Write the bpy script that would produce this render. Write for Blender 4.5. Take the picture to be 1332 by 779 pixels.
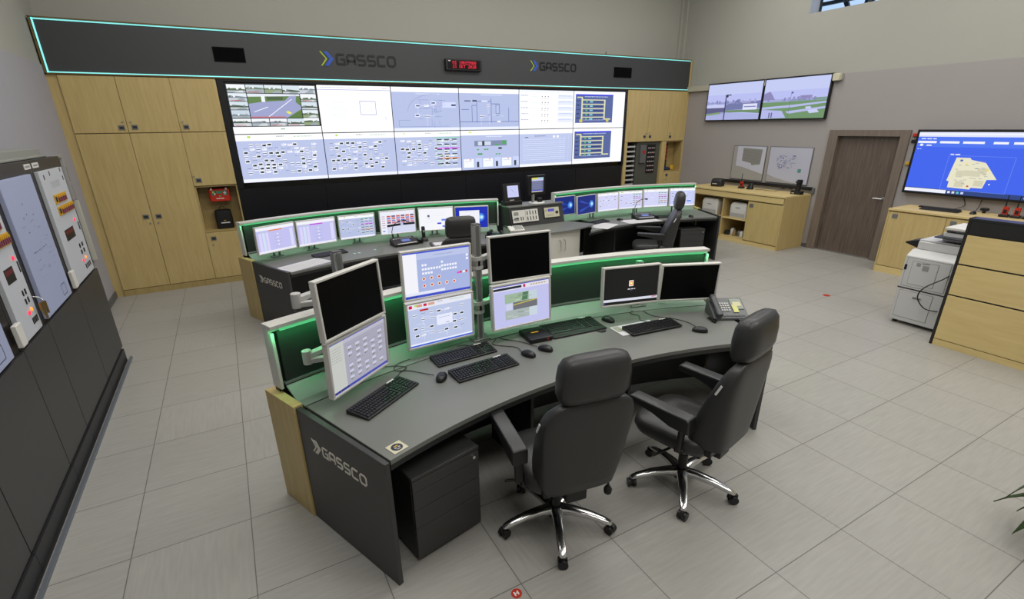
import bpy, bmesh, math, random
from mathutils import Matrix, Vector
PI=math.pi; sin=math.sin; cos=math.cos; rad=math.radians
for o in list(bpy.data.objects): bpy.data.objects.remove(o)
SC=bpy.context.scene; COL=SC.collection
# ------------------------------------------------------------ camera
cam=bpy.data.cameras.new('camera'); camo=bpy.data.objects.new('camera',cam); COL.objects.link(camo)
F=637.141607; A,B_,G_=-1.20010441,0.0142421584,0.497967867
Rz=Matrix.Rotation(G_,3,'Z'); Rx=Matrix.Rotation(A,3,'X'); Rr=Matrix.Rotation(B_,3,'Z')
R=Rr@Rx@Rz
camo.matrix_world=Matrix.Translation((0,0,2.23))@R.transposed().to_4x4()
cam.sensor_fit='HORIZONTAL'; cam.sensor_width=36; cam.lens=F/1332*36
cam.shift_x=7.697/1332; cam.shift_y=21.875/1332; cam.clip_start=.05; cam.clip_end=200
SC.camera=camo
# ------------------------------------------------------------ light, exposure
SC.view_settings.view_transform='Standard'; SC.view_settings.look='None'
SC.view_settings.exposure=0.0; SC.view_settings.gamma=1.0; SC.view_settings.use_curve_mapping=False
w=bpy.data.worlds.new('World'); SC.world=w; w.use_nodes=True
bg=w.node_tree.nodes['Background']; bg.inputs[0].default_value=(.55,.74,1,1); bg.inputs[1].default_value=1.0
def area(x,y,z,sx,sy,e,col=(1,.98,.945),rot=(0,0,0)):
    l=bpy.data.lights.new('ceiling_lamp','AREA'); l.shape='RECTANGLE'; l.size=sx; l.size_y=sy; l.energy=e; l.color=col
    o=bpy.data.objects.new('ceiling_lamp',l); COL.objects.link(o); o.location=(x,y,z); o.rotation_euler=rot
ROOMZ=5.6
for lx in (0.6,3.9,7.2):
    for ly in (-.6,2.9,6.2):
        area(lx,ly,ROOMZ-.06,2.4,1.3,70+8*(lx>3))
# ------------------------------------------------------------ materials
def lin(c):
    if isinstance(c,str):
        c=c.lstrip('#'); c=[int(c[i:i+2],16)/255 for i in (0,2,4)]
        return tuple(((x+.055)/1.055)**2.4 if x>.04045 else x/12.92 for x in c)
    return tuple(c)
MATS={}
def mat(name,col,rough=.5,metal=0,emit=0,spec=.5,bump=0,bscale=60,var=0,vscale=4,coat=0):
    if name in MATS: return MATS[name]
    m=bpy.data.materials.new(name); m.use_nodes=True; nt=m.node_tree; N=nt.nodes; L=nt.links
    b=N['Principled BSDF']; c=lin(col)
    b.inputs['Base Color'].default_value=(*c,1); b.inputs['Roughness'].default_value=rough; b.inputs['Metallic'].default_value=metal
    b.inputs['Specular IOR Level'].default_value=spec; b.inputs['Coat Weight'].default_value=coat
    if emit: b.inputs['Emission Color'].default_value=(*c,1); b.inputs['Emission Strength'].default_value=emit
    tc=N.new('ShaderNodeTexCoord')
    if var:
        n=N.new('ShaderNodeTexNoise'); n.inputs['Scale'].default_value=vscale; n.inputs['Detail'].default_value=4; L.new(tc.outputs['Object'],n.inputs[0])
        r=N.new('ShaderNodeMapRange'); r.inputs[3].default_value=1-var; r.inputs[4].default_value=1+var; L.new(n.outputs[0],r.inputs[0])
        h=N.new('ShaderNodeMix'); h.data_type='RGBA'; h.blend_type='MULTIPLY'; h.inputs[0].default_value=1; h.inputs[6].default_value=(*c,1)
        L.new(r.outputs[0],h.inputs[7]); L.new(h.outputs[2],b.inputs['Base Color'])
    if bump:
        n=N.new('ShaderNodeTexNoise'); n.inputs['Scale'].default_value=bscale; n.inputs['Detail'].default_value=3; L.new(tc.outputs['Object'],n.inputs[0])
        p=N.new('ShaderNodeBump'); p.inputs['Strength'].default_value=bump; p.inputs['Distance'].default_value=.002; L.new(n.outputs[0],p.inputs['Height']); L.new(p.outputs[0],b.inputs['Normal'])
    MATS[name]=m; return m
def woodmat(name,c1,c2,scale=(14,14,1.2),rough=.45):
    m=bpy.data.materials.new(name); m.use_nodes=True; nt=m.node_tree; N=nt.nodes; L=nt.links; b=N['Principled BSDF']
    tc=N.new('ShaderNodeTexCoord'); mp=N.new('ShaderNodeMapping'); mp.inputs['Scale'].default_value=scale; L.new(tc.outputs['Object'],mp.inputs[0])
    n=N.new('ShaderNodeTexNoise'); n.inputs['Scale'].default_value=2.2; n.inputs['Detail'].default_value=6; n.inputs['Distortion'].default_value=.6; L.new(mp.outputs[0],n.inputs[0])
    cr=N.new('ShaderNodeValToRGB'); cr.color_ramp.elements[0].position=.32; cr.color_ramp.elements[0].color=(*lin(c1),1); cr.color_ramp.elements[1].position=.68; cr.color_ramp.elements[1].color=(*lin(c2),1)
    L.new(n.outputs[0],cr.inputs[0]); L.new(cr.outputs[0],b.inputs['Base Color']); b.inputs['Roughness'].default_value=rough
    MATS[name]=m; return m
def colmat(name,emit,rough=.3):
    m=bpy.data.materials.new(name); m.use_nodes=True; nt=m.node_tree; b=nt.nodes['Principled BSDF']
    a=nt.nodes.new('ShaderNodeAttribute'); a.attribute_name='Col'
    if emit:
        b.inputs['Base Color'].default_value=(.01,.01,.01,1); nt.links.new(a.outputs['Color'],b.inputs['Emission Color']); b.inputs['Emission Strength'].default_value=emit
    else: nt.links.new(a.outputs['Color'],b.inputs['Base Color'])
    b.inputs['Roughness'].default_value=rough; MATS[name]=m; return m
SCREEN=colmat('screen_light',.98,.35); WALLSCREEN=colmat('video_wall_light',1.06,.4); PRINT=colmat('printed',0,.5)
def floormat():
    m=bpy.data.materials.new('floor_tiles'); m.use_nodes=True; nt=m.node_tree; N=nt.nodes; L=nt.links; b=N['Principled BSDF']
    def M(op,a,b_=None,c=None):
        n=N.new('ShaderNodeMath'); n.operation=op
        for i,v in enumerate((a,b_,c)):
            if v is None: continue
            if isinstance(v,(int,float)): n.inputs[i].default_value=v
            else: L.new(v,n.inputs[i])
        return n.outputs[0]
    g=N.new('ShaderNodeNewGeometry'); s=N.new('ShaderNodeSeparateXYZ'); L.new(g.outputs['Position'],s.inputs[0])
    T=.6064
    fx=M('DIVIDE',M('SUBTRACT',s.outputs[0],1.556),T); fy=M('DIVIDE',M('SUBTRACT',s.outputs[1],1.016),T)
    ix=M('FLOOR',fx); iy=M('FLOOR',fy)
    def edge(f):
        a=M('FRACT',f); return M('MINIMUM',a,M('SUBTRACT',1.0,a))
    ed=M('MINIMUM',edge(fx),edge(fy)); line=M('LESS_THAN',ed,.0042)
    cmb=N.new('ShaderNodeCombineXYZ'); L.new(ix,cmb.inputs[0]); L.new(iy,cmb.inputs[1])
    wn=N.new('ShaderNodeTexWhiteNoise'); wn.noise_dimensions='3D'; L.new(cmb.outputs[0],wn.inputs[0])
    par=M('GREATER_THAN',wn.outputs[0],.78)
    def streak(sx,sy):
        mp=N.new('ShaderNodeMapping'); mp.inputs['Scale'].default_value=(sx,sy,1); L.new(g.outputs['Position'],mp.inputs[0])
        n=N.new('ShaderNodeTexNoise'); n.inputs['Scale'].default_value=1; n.inputs['Detail'].default_value=5; L.new(mp.outputs[0],n.inputs[0]); return n.outputs[0]
    sa=streak(5,55); sb=streak(55,5)
    mx=N.new('ShaderNodeMix'); mx.data_type='FLOAT'; L.new(par,mx.inputs[0]); L.new(sa,mx.inputs[2]); L.new(sb,mx.inputs[3])
    big=streak(.8,.8)
    v=M('ADD',M('ADD',M('MULTIPLY',M('SUBTRACT',mx.outputs[0],.5),.30),M('MULTIPLY',M('SUBTRACT',big,.5),.12)),M('ADD',.98,M('MULTIPLY',wn.outputs[0],.05)))
    v=M('MULTIPLY',v,M('SUBTRACT',1.0,M('MULTIPLY',line,.62)))
    # bright fleck scratches
    fl=M('MULTIPLY',M('GREATER_THAN',streak(9,60),.735),.16)
    v=M('ADD',v,fl)
    h=N.new('ShaderNodeMix'); h.data_type='RGBA'; h.blend_type='MULTIPLY'; h.inputs[0].default_value=1; h.inputs[6].default_value=(.335,.325,.300,1); L.new(v,h.inputs[7])
    L.new(h.outputs[2],b.inputs['Base Color']); b.inputs['Roughness'].default_value=.38; b.inputs['Specular IOR Level'].default_value=.35
    return m
M_floor=floormat()
M_wall_up=mat('wall_cream','#a5a49b',.85,bump=.15,bscale=200,var=.02); M_wall_lo=mat('wall_mauve_grey','#9d9896',.85,bump=.15,bscale=200,var=.02); M_wall_left=mat('wall_lilac_grey','#a2a0a6',.85,var=.03)
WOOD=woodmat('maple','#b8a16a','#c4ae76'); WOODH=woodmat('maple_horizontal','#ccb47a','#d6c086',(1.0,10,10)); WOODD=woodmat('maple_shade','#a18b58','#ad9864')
DOORW=woodmat('door_veneer','#4f433b','#695c52',(30,30,1.0),.5)
BLACK=mat('black_laminate','#1b1b1b',.45,var=.06); DARK=mat('anthracite','#373737',.42,var=.05,vscale=2); DARK2=mat('black_board','#15151a',.32); HDR=mat('fascia_grey','#3c3d3f',.55,var=.04)
DESK=mat('desk_grey','#6f706c',.42,var=.03); DESKE=mat('desk_edge','#1f1f1f',.5)
SILV=mat('silver_plastic','#d2d0ca',.35,.1); ALU=mat('aluminium','#b9bab8',.3,.8); CHROME=mat('chrome','#dcdcdc',.2,1); STEEL=mat('steel_grey','#7d7f7f',.4,.6)
PLB=mat('black_plastic','#111112',.4); PLB2=mat('black_key','#1d1d1f',.35); LEATH=mat('black_leather','#2f2f2f',.40,bump=.35,bscale=130,spec=.45); LEATHS=mat('black_leather_side','#1b1b1c',.38,spec=.5)
WHITE=mat('white_plastic','#d8d6d0',.4); LGREY=mat('light_grey_plastic','#b4b3b0',.45); MGREY=mat('mid_grey_plastic','#8d8d8b',.5); PAPER=mat('paper','#cfcdd2',.8); CREAM=mat('cream_plastic','#c8c3a8',.5)
RED=mat('red_plastic','#b5270f',.4); YEL=mat('yellow_plastic','#c79a1e',.5); GREENP=mat('green_print','#3f8a55',.5); BOARD=mat('instrument_white','#bfc2c8',.5); MIMIC=mat('mimic_blue_grey','#a3abca',.45,var=.03); BRONZE=mat('brown_black_panel','#1f1a14',.4)
LEDG=mat('green_led',(.09,.52,.20),.5,emit=1.0); LEDG.node_tree.nodes['Principled BSDF'].inputs['Base Color'].default_value=(.02,.03,.02,1); LEDC=mat('cyan_led',(.22,.70,.68),.5,emit=1.0); LEDR=mat('red_led',(1,.02,.06),.5,emit=1.3); LEDO=mat('orange_led',(1,.25,.03),.5,emit=1.3); LEDCLK=mat('clock_led',(.9,.02,.06),.5,emit=1.0)
LOGOB=mat('logo_blue','#2c53b0',.5); LOGOG=mat('logo_green','#9fb62a',.5); LOGOK=mat('logo_black','#0d0d0e',.4); LOGOS=mat('logo_silver','#d6d3c8',.4)
SCRP=mat('screen_panel','#2d322f',.5,spec=.3); SILL=mat('sill_grey','#7b7f7b',.45); LEAF=mat('leaf_green','#2b4219',.4,var=.2); POT=mat('pot_grey','#555350',.6); SOIL=mat('soil','#2a2018',.9)
OFF=mat('screen_off','#040406',.3,spec=.12); BLUEG=mat('blue_edge','#4a5aa0',.4)
# ------------------------------------------------------------ mesh builder
class MB:
    def __init__(s): s.v=[]; s.f=[]; s.m=[]; s.mats=[]; s.c=[]
    def _mi(s,m):
        if m not in s.mats: s.mats.append(m)
        return s.mats.index(m)
    def add(s,vs,fs,m,M=None,col=None):
        b=len(s.v); s.v+=[tuple(M@Vector(p)) if M else tuple(p) for p in vs]
        k=s._mi(m)
        for f in fs: s.f.append([b+i for i in f]); s.m.append(k); s.c.append(col or (1,1,1))
        return s
    def box(s,x0,x1,y0,y1,z0,z1,m,M=None):
        v=[(x,y,z) for z in (z0,z1) for y in (y0,y1) for x in (x0,x1)]
        return s.add(v,[(0,2,3,1),(4,5,7,6),(0,1,5,4),(2,6,7,3),(0,4,6,2),(1,3,7,5)],m,M)
    def bar(s,a,b,w,h,m,up=(0,0,1)):
        a=Vector(a);b=Vector(b);d=(b-a); l=d.length; d.normalize(); u=Vector(up)
        if abs(d.dot(u))>.99: u=Vector((0,1,0))
        x=d.cross(u).normalized(); z=x.cross(d)
        M=Matrix((( x.x,d.x,z.x,a.x),(x.y,d.y,z.y,a.y),(x.z,d.z,z.z,a.z),(0,0,0,1)))
        return s.box(-w/2,w/2,0,l,-h/2,h/2,m,M)
    def prism(s,pts,z0,z1,m,M=None):
        n=len(pts); v=[(p[0],p[1],z0) for p in pts]+[(p[0],p[1],z1) for p in pts]
        f=[tuple(range(n))[::-1],tuple(range(n,2*n))]+[(i,(i+1)%n,n+(i+1)%n,n+i) for i in range(n)]
        return s.add(v,f,m,M)
    def cyl(s,c,r,h,m,n=20,r2=None,M=None,cap=True):
        r2=r if r2 is None else r2; v=[]
        for k,(rr,z) in enumerate(((r,0),(r2,h))): v+=[(c[0]+rr*cos(2*PI*i/n),c[1]+rr*sin(2*PI*i/n),c[2]+z) for i in range(n)]
        f=[(i,(i+1)%n,n+(i+1)%n,n+i) for i in range(n)]
        if cap: f+=[tuple(range(n))[::-1],tuple(range(n,2*n))]
        return s.add(v,f,m,M)
    def tube(s,pts,r,m,n=8):
        pts=[Vector(p) for p in pts]; rs=r if isinstance(r,(list,tuple)) else [r]*len(pts); v=[];f=[]
        prev=None
        for i,p in enumerate(pts):
            d=(pts[min(i+1,len(pts)-1)]-pts[max(i-1,0)]).normalized()
            if prev is None:
                u=Vector((0,0,1)) if abs(d.z)<.9 else Vector((0,1,0)); x=d.cross(u).normalized()
            else: x=(prev-d*prev.dot(d)).normalized()
            prev=x; y=d.cross(x)
            v+=[tuple(p+(x*cos(2*PI*k/n)+y*sin(2*PI*k/n))*rs[i]) for k in range(n)]
        for i in range(len(pts)-1):
            for k in range(n): f.append((i*n+k,i*n+(k+1)%n,(i+1)*n+(k+1)%n,(i+1)*n+k))
        f+=[tuple(range(n))[::-1],tuple(range((len(pts)-1)*n,len(pts)*n))]
        return s.add(v,f,m)
    def loft(s,rings,m,M=None,cap=True):
        n=len(rings[0]); v=[p for r in rings for p in r]; f=[]
        for i in range(len(rings)-1):
            for k in range(n): f.append((i*n+k,i*n+(k+1)%n,(i+1)*n+(k+1)%n,(i+1)*n+k))
        if cap: f+=[tuple(range(n))[::-1],tuple(range((len(rings)-1)*n,len(rings)*n))]
        return s.add(v,f,m,M)
    def arcprof(s,prof,a0,a1,m,n=28,R0=4.2):
        """closed (r,z) profile swept about the arc centre (0,-R0); a0/a1 degrees or functions of r"""
        A0=a0 if callable(a0) else (lambda r:a0); A1=a1 if callable(a1) else (lambda r:a1)
        rings=[]
        for i in range(n+1):
            t=i/n; ring=[]
            for r,z in prof:
                a=rad(A0(r)+(A1(r)-A0(r))*t); ring.append((r*sin(a),r*cos(a)-R0,z))
            rings.append(ring)
        return s.loft(rings,m)
    def arcbox(s,r0,r1,z0,z1,a0,a1,m,n=28,div=1):
        pr=[(r0+(r1-r0)*i/div,z0) for i in range(div+1)]+[(r1+(r0-r1)*i/div,z1) for i in range(div+1)]
        return s.arcprof(pr,a0,a1,m,n)
    def sup(s,sections,m,n=28,ex=3.2,M=None):
        """rounded pad: sections (centre, xaxis half, yaxis half) ; each (cx,cy,cz, ha, hb, tilt) ; local thick axis is y rotated by tilt"""
        rings=[]
        for cx,cy,cz,ha,hb,t in sections:
            ring=[]
            for k in range(n):
                th=2*PI*k/n; c_,s_=cos(th),sin(th)
                x=ha*math.copysign(abs(c_)**(2/ex),c_); y=hb*math.copysign(abs(s_)**(2/ex),s_)
                ring.append((cx+x,cy+y*cos(t),cz+y*sin(t)))
            rings.append(ring)
        return s.loft(rings,m,M)
    def build(s,name,parent=None,bev=0,smooth=35,seg=2,mods=None):
        me=bpy.data.meshes.new(name); me.from_pydata(s.v,[],s.f)
        for m in s.mats: me.materials.append(m)
        for p,k in zip(me.polygons,s.m): p.material_index=k
        if any(c!=(1,1,1) for c in s.c) or SCREEN in s.mats or WALLSCREEN in s.mats or PRINT in s.mats:
            at=me.color_attributes.new('Col','FLOAT_COLOR','CORNER')
            for p,c in zip(me.polygons,s.c):
                for li in p.loop_indices: at.data[li].color=(*c,1)
        else:
            b=bmesh.new(); b.from_mesh(me); bmesh.ops.recalc_face_normals(b,faces=b.faces); b.to_mesh(me); b.free()
        if smooth: me.shade_smooth(); me.set_sharp_from_angle(angle=rad(smooth))
        o=bpy.data.objects.new(name,me); COL.objects.link(o)
        if parent: o.parent=parent
        if bev:
            mo=o.modifiers.new('bevel','BEVEL'); mo.width=bev; mo.segments=seg; mo.limit_method='ANGLE'; mo.angle_limit=rad(40); mo.harden_normals=False
        return o
def tag(o,label,cat,group=None):
    o['label']=label; o['category']=cat
    if group: o['group']=group
    return o
def thing(name,label,cat,loc=(0,0,0),rz=0,rx=0,group=None):
    o=bpy.data.objects.new(name,None); COL.objects.link(o); o.location=loc; o.rotation_euler=(rx,0,rz); o.empty_display_size=.1
    return tag(o,label,cat,group)
def struct(mb,name,**k):
    o=mb.build(name,**k); o['kind']='structure'; return o
def copy_tree(o,parent=None):
    c=o.copy(); COL.objects.link(c); c.parent=parent
    for ch in [x for x in bpy.data.objects if x.parent==o]: copy_tree(ch,c)
    return c
def place(o,label,loc,rz=None,group=None):
    o.location=loc
    if rz is not None: o.rotation_euler=(o.rotation_euler[0],0,rz)
    o['label']=label
    if group: o['group']=group
    return o
# painted flat content of screens: list of (level, polygon in 0..1 (y down), colour)
class Paint:
    def __init__(s,bg): s.q=[]; s.r(0,0,1,1,bg,0)
    def r(s,x0,y0,x1,y1,c,l=1): s.q.append((l,[(x0,y0),(x1,y0),(x1,y1),(x0,y1)],c)); return s
    def p(s,pts,c,l=1): s.q.append((l,pts,c)); return s
    def ln(s,x0,y0,x1,y1,c,w=.004,l=2,asp=1.6):
        dx,dy=(x1-x0)*asp,(y1-y0); d=math.hypot(dx,dy) or 1; nx,ny=-dy/d*w/2/asp,dx/d*w/2
        return s.p([(x0+nx,y0+ny),(x1+nx,y1+ny),(x1-nx,y1-ny),(x0-nx,y0-ny)],c,l)
    def dot(s,x,y,r,c,l=2,asp=1.6,n=12): return s.p([(x+r/asp*cos(2*PI*k/n),y+r*sin(2*PI*k/n)) for k in range(n)],c,l)
    def text(s,x,y,w,h,c,rng,l=2):
        """a line of print too small to read"""
        t=x
        while t<x+w:
            ww=h*(.6+rng.random()*1.4); s.r(t,y,min(t+ww,x+w),y+h,c,l); t+=ww+h*.45
    def build(s,name,parent,x0,x1,z0,z1,y,m,eps=.0004):
        mb=MB()
        for l,pts,c in s.q:
            v=[(x0+(x1-x0)*px,y-l*eps,z1-(z1-z0)*py) for px,py in pts]
            mb.add(v,[tuple(range(len(v)))],m,None,lin(c))
        me=mb.build(name,parent,smooth=0)
        # make every face look toward -y
        b=bmesh.new(); b.from_mesh(me.data)
        for f in b.faces:
            f.normal_update()
            if f.normal.y>0: f.normal_flip()
        b.to_mesh(me.data); b.free(); return me
# ------------------------------------------------------------ GASSCO lettering and emblem
LET={'G':[[(.95,1),(.12,1),(0,.88),(0,.12),(.12,0),(.95,0),(.95,.5),(.5,.5)]],'A':[[(0,0),(0,.85),(.15,1),(.8,1),(.95,.85),(.95,0)],[(0,.36),(.95,.36)]],
 'S':[[(.92,1),(.12,1),(0,.88),(0,.62),(.12,.5),(.8,.5),(.92,.38),(.92,.12),(.8,0),(0,0)]],'C':[[(.95,1),(.12,1),(0,.88),(0,.12),(.12,0),(.95,0)]],'O':[[(.2,1),(.8,1),(1,.8),(1,.2),(.8,0),(.2,0),(0,.2),(0,.8),(.2,1)]]}
def ribbon(mb,pts,w,y0,y1,m,M=None):
    n=len(pts); closed=pts[0]==pts[-1]; P=[Vector(p) for p in pts]
    if closed: P=P[:-1]; n-=1
    L=[];Rr_=[]
    for i in range(n):
        a=P[i-1] if (i>0 or closed) else None; b=P[(i+1)%n] if (i<n-1 or closed) else None
        d1=(P[i]-a).normalized() if a is not None else (b-P[i]).normalized(); d2=(b-P[i]).normalized() if b is not None else d1
        nn=Vector((-(d1.y+d2.y),d1.x+d2.x)).normalized(); k=w/2/max(.35,nn.dot(Vector((-d1.y,d1.x))))
        L.append(P[i]+nn*k); Rr_.append(P[i]-nn*k)
    for i in range(n if closed else n-1):
        j=(i+1)%n; q=[L[i],L[j],Rr_[j],Rr_[i]]
        v=[(p.x,y0,p.y) for p in q]+[(p.x,y1,p.y) for p in q]
        mb.add(v,[(0,1,2,3),(7,6,5,4),(0,4,5,1),(1,5,6,2),(2,6,7,3),(3,7,4,0)],m,M)
def gassco(parent,x,z,h,ycol,cols,M=None):
    """emblem + letters on a plane facing local -y; x left, z baseline, h letter height"""
    e=MB()
    eh=h*1.28; ez=z-h*.14; 
    def chev(x0,wd,m):
        q=[(x0,ez+eh),(x0+wd,ez+eh),(x0+wd+eh*.42,ez+eh/2),(x0+wd,ez),(x0,ez),(x0+eh*.42,ez+eh/2)]
        v=[(p[0],ycol,p[1]) for p in q]+[(p[0],ycol+.003,p[1]) for p in q]
        e.add(v,[(0,1,2,5),(5,2,3,4),(11,8,7,6),(10,9,8,11)]+[(i,(i+1)%6,6+(i+1)%6,6+i) for i in range(6)],m,M)
    chev(x,h*.16,cols[0]); chev(x+h*.36,h*.42,cols[1])
    e.build('emblem',parent,smooth=0)
    t=MB(); cx=x+h*1.62; k=h*.88
    for ch in 'GASSCO':
        for pl in LET[ch]: ribbon(t,[(cx+p[0]*h*.78,z+h*.07+p[1]*h*.86) for p in pl],h*(.20 if cols[2] is LOGOK else .15),ycol,ycol+.003,cols[2],M)
        cx+=h*1.04
    t.build('lettering',parent,smooth=0)
# ------------------------------------------------------------ room
XR=9.42; XL=-1.73; YB=8.58; YW=8.98; YS=-3.0; SE=2.98
b=MB(); b.box(XL-.3,XR+.9,YS-.3,YW+.3,-.1,0,M_floor); struct(b,'floor',smooth=0)
b=MB(); b.box(XL-.3,XR+.3,YS-.3,YW+.3,ROOMZ,ROOMZ+.1,M_wall_up); struct(b,'ceiling',smooth=0)
b=MB(); b.box(XL-.2,XR+.2,YW,YW+.15,0,ROOMZ,M_wall_up); struct(b,'wall_back',smooth=0)
b=MB(); b.box(XL-.2,XR+.2,YS-.15,YS,0,ROOMZ,M_wall_up); struct(b,'wall_front',smooth=0)
b=MB(); b.box(XL-.15,XL,YS,YW,0,3.0,M_wall_left); b.box(XL-.15,XL-.012,YS,YW,3.0,ROOMZ,M_wall_up); struct(b,'wall_left',smooth=0)
WY0,WY1,WZ0,WZ1=2.6,6.10,3.985,4.95
b=MB(); b.box(XR,XR+.15,YS,5.17,0,SE,M_wall_lo); b.box(XR,XR+.15,4.16,5.17,2.02,SE,M_wall_lo); b=MB()
DY0,DY1,DZ=4.13,5.24,2.03
b.box(XR,XR+.3,YS,DY0,0,SE,M_wall_lo); b.box(XR,XR+.3,DY1,YW,0,SE,M_wall_lo); b.box(XR,XR+.3,DY0,DY1,DZ,SE,M_wall_lo)
b.box(XR+.015,XR+.3,YS,YW,SE,WZ0,M_wall_up); b.box(XR+.015,XR+.3,YS,WY0,WZ0,WZ1,M_wall_up); b.box(XR+.015,XR+.3,WY1,YW,WZ0,WZ1,M_wall_up); b.box(XR+.015,XR+.3,YS,YW,WZ1,ROOMZ,M_wall_up)
struct(b,'wall_right',smooth=0)
# corner casing and cable duct
b=MB(); b.box(XR-.10,XR-.0,YW-.05,YW,3.0,ROOMZ,M_wall_up); b.box(XR-.04,XR+.015,YW-.14,YW-.05,3.0,ROOMZ,M_wall_up); struct(b,'trim_1',bev=.004)
b=MB(); b.box(XR-.07,XR,5.28,YW,2.88,2.985,mat('duct','#b3b0a0',.6)); struct(b,'trim_2',bev=.004)
b=MB(); b.box(XL,XL+.02,6.02,YB,0,.09,mat('skirting','#5c5c5c',.5)); struct(b,'baseboard_left')
b=MB(); b.box(XR-.015,XR,5.25,5.44,0,.07,MATS['skirting']); b.box(XR-.015,XR,3.86,4.05,0,.07,MATS['skirting']); struct(b,'baseboard_right')
b=MB(); b.box(-1.25,-1.23,2,6.0,0,.025,mat('floor_profile','#717780',.4,.4)); struct(b,'trim_3')
# window high in the right wall
W=MB(); fr=mat('window_frame_dark','#20242a',.5)
W.box(XR+.26,XR+.30,WY1-.03,WY1,WZ0,WZ1,fr); W.box(XR+.26,XR+.30,WY0,WY0+.03,WZ0,WZ1,fr); W.box(XR+.26,XR+.30,WY0,WY1,WZ1-.04,WZ1,fr)
win=struct(W,'window_1')
g=bpy.data.materials.new('window_glass'); g.use_nodes=True; gb=g.node_tree.nodes['Principled BSDF']; gb.inputs['Transmission Weight'].default_value=1; gb.inputs['Roughness'].default_value=0; gb.inputs['IOR'].default_value=1.05; gb.inputs['Base Color'].default_value=(.9,.95,1,1); MATS['g']=g
b=MB(); b.box(XR+.272,XR+.278,WY0,WY1,WZ0,WZ1,g); b.build('window_pane',win)
b=MB(); b.box(XR+.0,XR+.26,WY1-.004,WY1-.0005,WZ0,WZ1,mat('reveal','#c9ccd6',.7)); b.build('window_reveal',win)
T=MB()
for k in range(9):
    y=6.5-.42*k; T.bar((XR+1.2,y+.5,5.9),(XR+1.2,y-.35,4.2),.05,.07,fr)
T.bar((XR+1.35,5.95,4.0),(XR+1.35,5.6,6.2),.05,.05,fr); T.bar((XR+1.35,5.1,4.0),(XR+1.35,4.95,6.2),.05,.05,fr); T.bar((XR+1.1,7,4.3),(XR+1.1,2,4.3),.06,.06,fr)
T=T.build('roof_truss'); tag(T,'dark steel roof bars seen through the high window','roof frame')
# door
b=MB(); fm=woodmat('door_frame','#6c6056','#796d62',(20,20,1))
b.box(XR-.035,XR+.12,DY1-.09,DY1+.06,0,DZ+.06,fm); b.box(XR-.035,XR+.12,DY0-.06,DY0+.07,0,DZ+.06,fm); b.box(XR-.035,XR+.12,DY0+.07,DY1-.09,DZ-.04,DZ+.06,fm)
d=struct(b,'door_1',bev=.004)
b=MB(); b.box(XR+.05,XR+.09,DY0+.07,DY1-.09,.01,DZ-.04,DOORW); b.build('door_leaf',d)
b=MB(); b.tube([(XR+.05,DY0+.12,1.02),(XR-.01,DY0+.12,1.02),(XR-.015,DY0+.14,1.02),(XR-.015,DY0+.25,1.02)],.010,ALU); b.cyl((0,0,0),.025,.008,ALU,M=Matrix.Translation((XR+.05,DY0+.12,1.02))@Matrix.Rotation(-PI/2,4,'Y')); b.build('door_handle',d)
b=MB(); b.box(XR-.02,XR+.14,DY0+.07,DY1-.09,0,.012,ALU); b.build('threshold',d)
# left wall and right wall structure for other angles
b=MB(); b.box(XL,-1.62,YB-.0,YB+.38,0,2.90,WOOD); struct(b,'trim_4')
# ------------------------------------------------------------ fascia with the lettering
hd=thing('fascia_sign','long dark grey overhead fascia with light strip border, across the back wall','sign',(3.85,YB,2.90))
ox=3.85
b=MB(); b.box(XL+.01-ox,9.37-ox,.0,.36,.0,.62,HDR); b.build('board',hd)
b=MB(); WD=mat('thin_wood_edge','#6e5328',.5); zt=.62
for x0,x1,z0,z1 in ((XL+.005,9.37,zt-.012,zt),(XL+.005,9.37,0,.012),(XL+.005,XL+.02,0,zt)): b.box(x0-ox,x1-ox,-.03,0.0,z0,z1,WD)
b.build('edge_frame',hd)
b=MB()
for x0,x1,z0,z1 in ((XL+.03,9.36,zt-.030,zt-.016),(XL+.03,9.36,.018,.030),(XL+.03,XL+.046,.018,zt-.016)): b.box(x0-ox,x1-ox,-.012,-.001,z0,z1,LEDC)
b.build('light_strip',hd)
gassco(hd,1.545-ox,.235,.152,-.006,(LOGOG,LOGOB,LOGOK)); gassco(hd,5.24-ox,.285,.135,-.006,(LOGOG,LOGOB,LOGOK))
for o in [x for x in bpy.data.objects if x.parent==hd and x.name.startswith('emblem')]: o['label']='green and blue double chevron'
b=MB(); b.box(9.375,XR-.005,YB-.01,YB+.39,0,3.52,WOOD); struct(b,'trim_5')
def grille(x,z,wd,hh,label):
    t=thing('loudspeaker_panel',label,'loudspeaker',(x,YB-.002,z),group='black loudspeaker panels in the fascia')
    b=MB(); b.box(0,wd,-.012,.0,0,hh,mat('grille_black','#09090b',.9,spec=.1)); b.build('frame',t,bev=.003)
    b=MB()
    for k in range(10): b.box(.015,wd-.015,-.014,-.012,.012+k*(hh-.02)/10,.012+k*(hh-.02)/10+.006,mat('grille','#050506',.9,spec=.1))
    b.build('grille',t)
grille(.14,3.115,.39,.18,'black rectangular loudspeaker panel at the left end of the fascia'); grille(7.22,3.12,.46,.185,'black rectangular loudspeaker panel at the right end of the fascia')
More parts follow.
